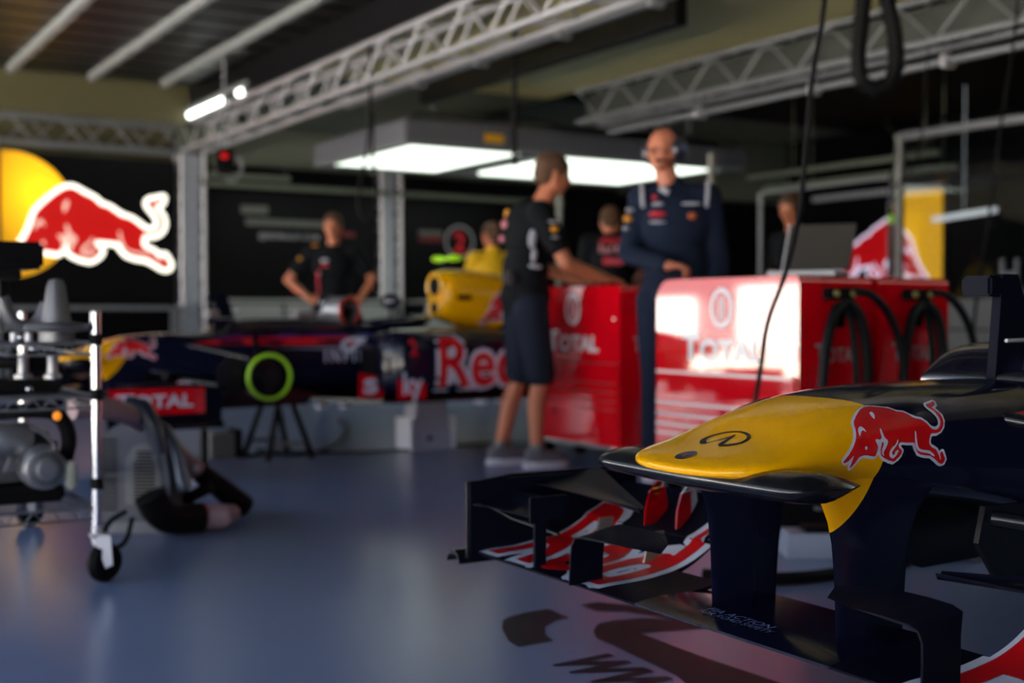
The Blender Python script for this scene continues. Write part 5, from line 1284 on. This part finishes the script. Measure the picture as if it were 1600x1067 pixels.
# ---------------------------------------------------------------- floor things
def stand(x, y, label, h=.33):
    T = thing('car_stand', label, 'car stand', (x, y, 0), 'pale car stands'); L0 = child_loc(T)
    M_s = mat('stand_lilac', (.42, .43, .52), rough=.4)
    MB().loft([[V3(x - a, y - b, z), V3(x + a, y - b, z), V3(x + a, y + b, z), V3(x - a, y + b, z)] for a, b, z in ((.15, .10, 0), (.145, .095, .02), (.10, .075, h - .03), (.08, .07, h))]).build('body', M_s, T, loc=L0, smooth=False)
    for s in (-1, 1): MB().bx(x + s * .15 - .012, x + s * .15 + .012, y - .11, y + .11, 0, .20, .006).build('side_rib', M_white, T, loc=L0)
    MB().ell((x - .02, y - .092, .07), (.02, .008, .016), seg=10, rng=6).build('socket', M_blackm, T, loc=L0)
    return T
stand(3.70, 7.05, 'pale lilac stand holding up the far car beside the man in shorts', .335)
stand(3.45, 1.95, 'pale stand under the floor of the near car', .328)
def low_things():
    R = Vector((ca, -sa, 0)); Fv = Vector((sa, ca, 0)); RR = Matrix((R, Fv, Vector((0, 0, 1)))).transposed()
    c = world(1288, 4.95, .10); T = thing('tool_case', 'low black case on the floor in front of the red cabinet, behind the wing pylons', 'case', (c.x, c.y, 0)); L0 = child_loc(T)  # black case added to fill a dark area seen between the pylons
    MB().box((c.x, c.y, .105), (.62, .22, .19), M=RR, bev=.012).build('shell', M_blackm, T, loc=L0)
    MB().box(Vector((c.x, c.y, .203)), (.60, .20, .012), M=RR, bev=.004).build('lid', M_rubber, T, loc=L0)
    MB().tube([c - R * .06 - Fv * .112, c - R * .05 - Fv * .13, c + R * .05 - Fv * .13, c + R * .06 - Fv * .112], .007).build('handle', M_alud, T, loc=L0)
    for q in (-1, 1): MB().box(Vector((c.x, c.y, .17)) + R * .2 * q - Fv * .112, (.04, .01, .04), M=RR).build('latch', M_alu, T, loc=L0)
    c = world(1290, 4.42, .05); T = thing('floor_pad', 'flat pale blue block on the floor seen between the two wing pylons', 'block', (c.x, c.y, 0)); L0 = child_loc(T)
    MB().loft([[Vector((c.x, c.y, z)) + R * a * sx + Fv * b * sy for sx, sy in ((-1, -1), (1, -1), (1, 1), (-1, 1))] for a, b, z in ((.15, .08, 0), (.14, .07, .085))]).build('body', mat('pale_blue', (.36, .42, .52), rough=.35), T, loc=L0, smooth=False)
    MB().box(Vector((c.x, c.y, .095)), (.16, .10, .022), M=RR, bev=.004).build('top_pad', M_rubber, T, loc=L0)
low_things()
def trestle(x, Yc, label, zt):
    T = thing('axle_trestle', label, 'trestle', (x, Yc, 0), 'black trestles under the cars'); L0 = child_loc(T)
    MB().bx(x - .05, x + .05, Yc - .14, Yc + .14, zt - .03, zt, .005).build('pad', M_rubber, T, loc=L0)
    for sx in (-1, 1):
        for sy in (-1, 1): MB().cyl((x + sx * .14, Yc + sy * .20, .0), (x + sx * .03, Yc + sy * .12, zt - .02), .018, n=8).build('leg', M_rubber, T, loc=L0)
    for sy in (-1, 1): MB().cyl((x - .11, Yc + sy * .18, .09), (x + .11, Yc + sy * .18, .09), .012, n=8).build('cross_bar', M_alud, T, loc=L0)
C2 = lambda z: .86 + (z + .03 - .86) * 1.04
trestle(2.62 * 1.04, 7.11, 'black trestle under the front of the far car', C2(.383))
trestle(2.95, 1.70, 'black trestle under the near car', .328)
trestle(5.20 * 1.04, 7.11, 'black trestle under the rear of the far car', C2(.328))
trestle(5.20, 1.70, 'black trestle under the rear of the near car', .328)
def wing_support():
    a = on_y(318, 6.20, z=0); T = thing('wing_support', 'thin black prop with a pale foot under the front wing of the far car', 'prop', (a.x, 6.20, 0)); L0 = child_loc(T)
    MB().bx(a.x - .015, a.x + .015, 6.18, 6.22, .03, .272).build('leg', M_rubber, T, loc=L0)
    MB().bx(a.x - .06, a.x + .06, 6.15, 6.25, 0, .03, .006).build('foot', M_castl, T, loc=L0)
wing_support()
c = on_floor(352, 716)
T = thing('battery_box', 'grey and black box on the floor in front of the far car', 'box', (c.x, c.y, 0)); L0 = child_loc(T)
MB().bx(c.x - .09, c.x + .06, c.y, c.y + .14, .0, .15, .008).build('body', mat('box_grey', (.10, .10, .11), rough=.6), T, loc=L0)
MB().bx(c.x + .06, c.x + .10, c.y - .01, c.y + .15, .0, .17, .006).build('end_cap', M_rubber, T, loc=L0)
# cables on the floor
def floor_cable(label, pix, r=.008, cat='cable', m=None):
    tag(MB().tube([on_floor(px, py, r) for px, py in pix], r, n=6, smooth=2).build('floor_cable', m or M_rubber), label, cat, None)
floor_cable('black cable curving across the floor from the grey box to the stand', [(375, 714), (420, 708), (470, 712), (520, 700), (545, 672), (530, 655)])
floor_cable('thick black hose crossing the floor behind the wing pylons', [(1100, 900), (1200, 908), (1290, 902), (1400, 880), (1500, 862)], .022)
floor_cable('thin black cable lying along the floor in front of the pale stand', [(400, 704), (520, 708), (640, 703), (740, 694), (800, 690)], .006)
def ribbed():
    mb = MB(); pts = [on_floor(px, py, .045) for px, py in ((1420, 822), (1470, 838), (1530, 858), (1560, 846), (1575, 820))]
    mb.tube(pts, .045, n=12, smooth=3)
    o = mb.build('ribbed_hose', mat('ribbed_black', (.012, .013, .015), rough=.55)); tag(o, 'black ribbed hose on the floor under the near car', 'hose')
    L0 = Vector((0, 0, 0))
    P_ = [Vector(p) for p in pts]
    ring = MB()
    for i in range(len(P_) - 1):
        for k in range(7):
            t = k / 7; p = P_[i].lerp(P_[i+1], t); d = (P_[i+1] - P_[i]).normalized() * .006; ring.cyl(p - d, p + d, .049, n=12)
    r = ring.build('rib', MATS['ribbed_black'], o)
    r['kind'] = 'stuff'
ribbed()
# floor graphics: big dark curved mark and web address
def floor_marks():
    M_m = mat('floor_print', (.012, .013, .026), rough=.45, spec=.08, noise=.1)
    fl = lambda pts: [tuple(on_floor(x, y).xy) for x, y in pts]
    m1 = fl([(784, 985), (786, 972), (796, 966), (820, 960), (857, 954), (890, 968), (868, 972), (852, 982), (852, 995), (866, 1004), (810, 1014), (795, 1005)])
    m2 = fl([(928, 988), (935, 978), (960, 972), (1010, 968), (1080, 972), (1110, 985), (1000, 992), (1100, 1030), (1280, 1090), (1400, 1140), (1150, 1140), (1060, 1060), (960, 1012), (932, 1000)])
    m3 = fl([(908, 948), (935, 943), (1000, 950), (1100, 975), (1040, 968), (975, 958), (935, 958)])
    for p, lab in ((m1, 'dark curved stroke printed on the floor left of the big angular mark'), (m2, 'big dark angular mark printed on the floor below the front wing'), (m3, 'thin dark bar printed on the floor just under the front wing')):
        o = place('floor_mark', poly_bm([p]), lambda x, y: Vector((x, y, .0012)), M_m); tag(o, lab, 'floor marking', None)
    bm, (a, b) = text_polys('WWW.', .055, 1.05, .3)
    o0 = on_floor(858, 1036); w = .50; s = w / (b - a)
    # baseline runs towards the camera (-y), letter tops point to +x
    o = place('floor_lettering', xf(bm, s, s * 1.5), lambda p, q: Vector((o0.x + q, o0.y - p, .0012)), M_m); tag(o, 'dark web address lettering painted on the floor at the bottom', 'floor marking')
floor_marks()

# ---------------------------------------------------------------- things on the far car and overhead
def fan_on_car():
    p = Vector((3.10, 6.93, .845)); T = thing('cooling_fan', 'silver round cooling fan with a red ring resting on the far car', 'fan', (p.x, p.y, .80)); L0 = child_loc(T)
    ax = Vector((.30, -.95, 0)).normalized(); q = ax.to_track_quat('Z', 'Y').to_matrix()
    MB().lathe([(.075, -.14), (.088, -.13), (.09, 0), (.088, .02), (.070, .02), (.068, -.02), (.001, -.02)], p + Vector((0, 0, .03)), M=q, n=32).build('housing', M_castl, T, loc=L0)
    MB().tube([p + Vector((0, 0, .03)) + q @ Vector((.078 * math.cos(2*PI*k/28), .078 * math.sin(2*PI*k/28), .022)) for k in range(28)], .008, n=6, closed=True).build('red_ring', M_redd, T, loc=L0)
    mb = MB()
    for k in range(7):
        t = 2*PI*k/7; mb.box(p + Vector((0, 0, .03)) + q @ Vector((.038 * math.cos(t), .038 * math.sin(t), .002)), (.055, .022, .003), M=q @ Matrix.Rotation(t, 3, 'Z') @ Matrix.Rotation(.5, 3, 'X'))
    mb.cyl(p + Vector((0, 0, .03)) + q @ Vector((0, 0, -.01)), p + Vector((0, 0, .03)) + q @ Vector((0, 0, .015)), .018); mb.build('blades', M_rubber, T, loc=L0)
fan_on_car()
for px, Yc_, lab, w in ((332, 7.07, 'small silver fitting on the nose of the far car', .04), (477, 7.02, 'silver tool resting on top of the far car', .07), (512, 7.02, 'pale cloth lying on top of the far car', .05)):
    a = on_y(px, Yc_, z=.85); tag(MB().bx(a.x - w, a.x + w, a.y - .03, a.y + .03, .836, .836 + (.05 if w < .05 else .04), .012).build('loose_part', M_castl), lab, 'tool')

def hang(name, label, cat, pts, r, m=None, n=8, sm=2): return tag(MB().tube(pts, r, n=n, smooth=sm).build(name, m or M_rubber), label, cat)
# long thin cable from the ceiling down behind the yellow nose
pts = [world(px, 4.4, py=py) for px, py in ((1286, -270), (1290, 0), (1266, 120), (1256, 250), (1250, 330), (1228, 430), (1198, 500), (1190, 570), (1178, 640), (1172, 740), (1180, 820), (1200, 862))]
hang('hanging_cable', 'long thin black cable hanging in front of the red cabinets', 'cable', pts, .009)
# corrugated hose loops under the right truss
xh = 6.9
def loop_hose():
    d = 7.2; pts = [world(px, d, py=py) for px, py in ((1352, -112), (1350, -60), (1344, 30), (1338, 90), (1342, 130), (1362, 142), (1385, 138), (1398, 110), (1396, 60), (1384, 10), (1374, -60), (1370, -112))]
    o = hang('corrugated_hose', 'black corrugated hose hanging in a long loop at the upper right', 'hose', pts, .042, n=12)
    rb = MB()
    for i in range(len(pts) - 1):
        L = (pts[i+1] - pts[i]).length; k = max(2, int(L / .035))
        for j in range(k):
            p = pts[i].lerp(pts[i+1], j / k); dd = (pts[i+1] - pts[i]).normalized() * .008; rb.cyl(p - dd, p + dd, .048, n=10)
    r = rb.build('rib', M_rubber, o); r['kind'] = 'stuff'
loop_hose()
hang('hanging_cable', 'thin cable dangling from the right truss at the far right', 'cable', [world(px, 7.5, py=py) for px, py in ((1590, -92), (1586, 0), (1582, 60), (1560, 200), (1546, 330), (1530, 420), (1520, 520), (1516, 620))], .009)
hang('hanging_cable', 'thin wire hanging from the right truss to the pipe frame', 'cable', [world(px, 8.8, py=py) for px, py in ((1452, -8), (1448, 60), (1442, 180), (1432, 260), (1410, 280), (1392, 300))], .006)
hang('hanging_cable', 'black cable loop hanging in front of the far light box', 'cable', [world(px, 10.2, py=py) for px, py in ((580, -10), (580, 180), (574, 240), (562, 290), (560, 330), (572, 348), (586, 335), (590, 290), (582, 240), (584, 178))], .014)
hang('hanging_cable', 'dark hook cable hanging over the man in shorts', 'cable', [world(px, 10.0, py=py) for px, py in ((804, 52), (804, 170), (803, 220), (805, 260)) ], .022)
# red and black retractable reel near the left post
c = world(352, 12.0, py=255)
T = thing('cable_reel', 'dark retractable reel with a red spot hanging near the left lattice post', 'reel', (c.x, c.y, c.z)); L0 = child_loc(T)
MB().bx(c.x - .09, c.x + .09, c.y - .06, c.y + .06, c.z - .12, c.z + .14, .03).build('case', M_rubber, T, loc=L0)
MB().ell((c.x - .02, c.y - .065, c.z + .06), (.04, .008, .03)).build('red_spot', mat('dim_red', (.25, .01, .02)), T, loc=L0)
MB().tube([(c.x + .1, c.y, c.z + .1), (c.x + .2, c.y, c.z - .02), (c.x + .08, c.y, c.z - .2), (c.x, c.y, c.z - .12)], .02, smooth=2).build('hose_end', M_alud, T, loc=L0)
MB().cyl((c.x, c.y, c.z + .13), (c.x, c.y, 3.38), .012, n=6).build('hanger', M_alud, T, loc=L0)
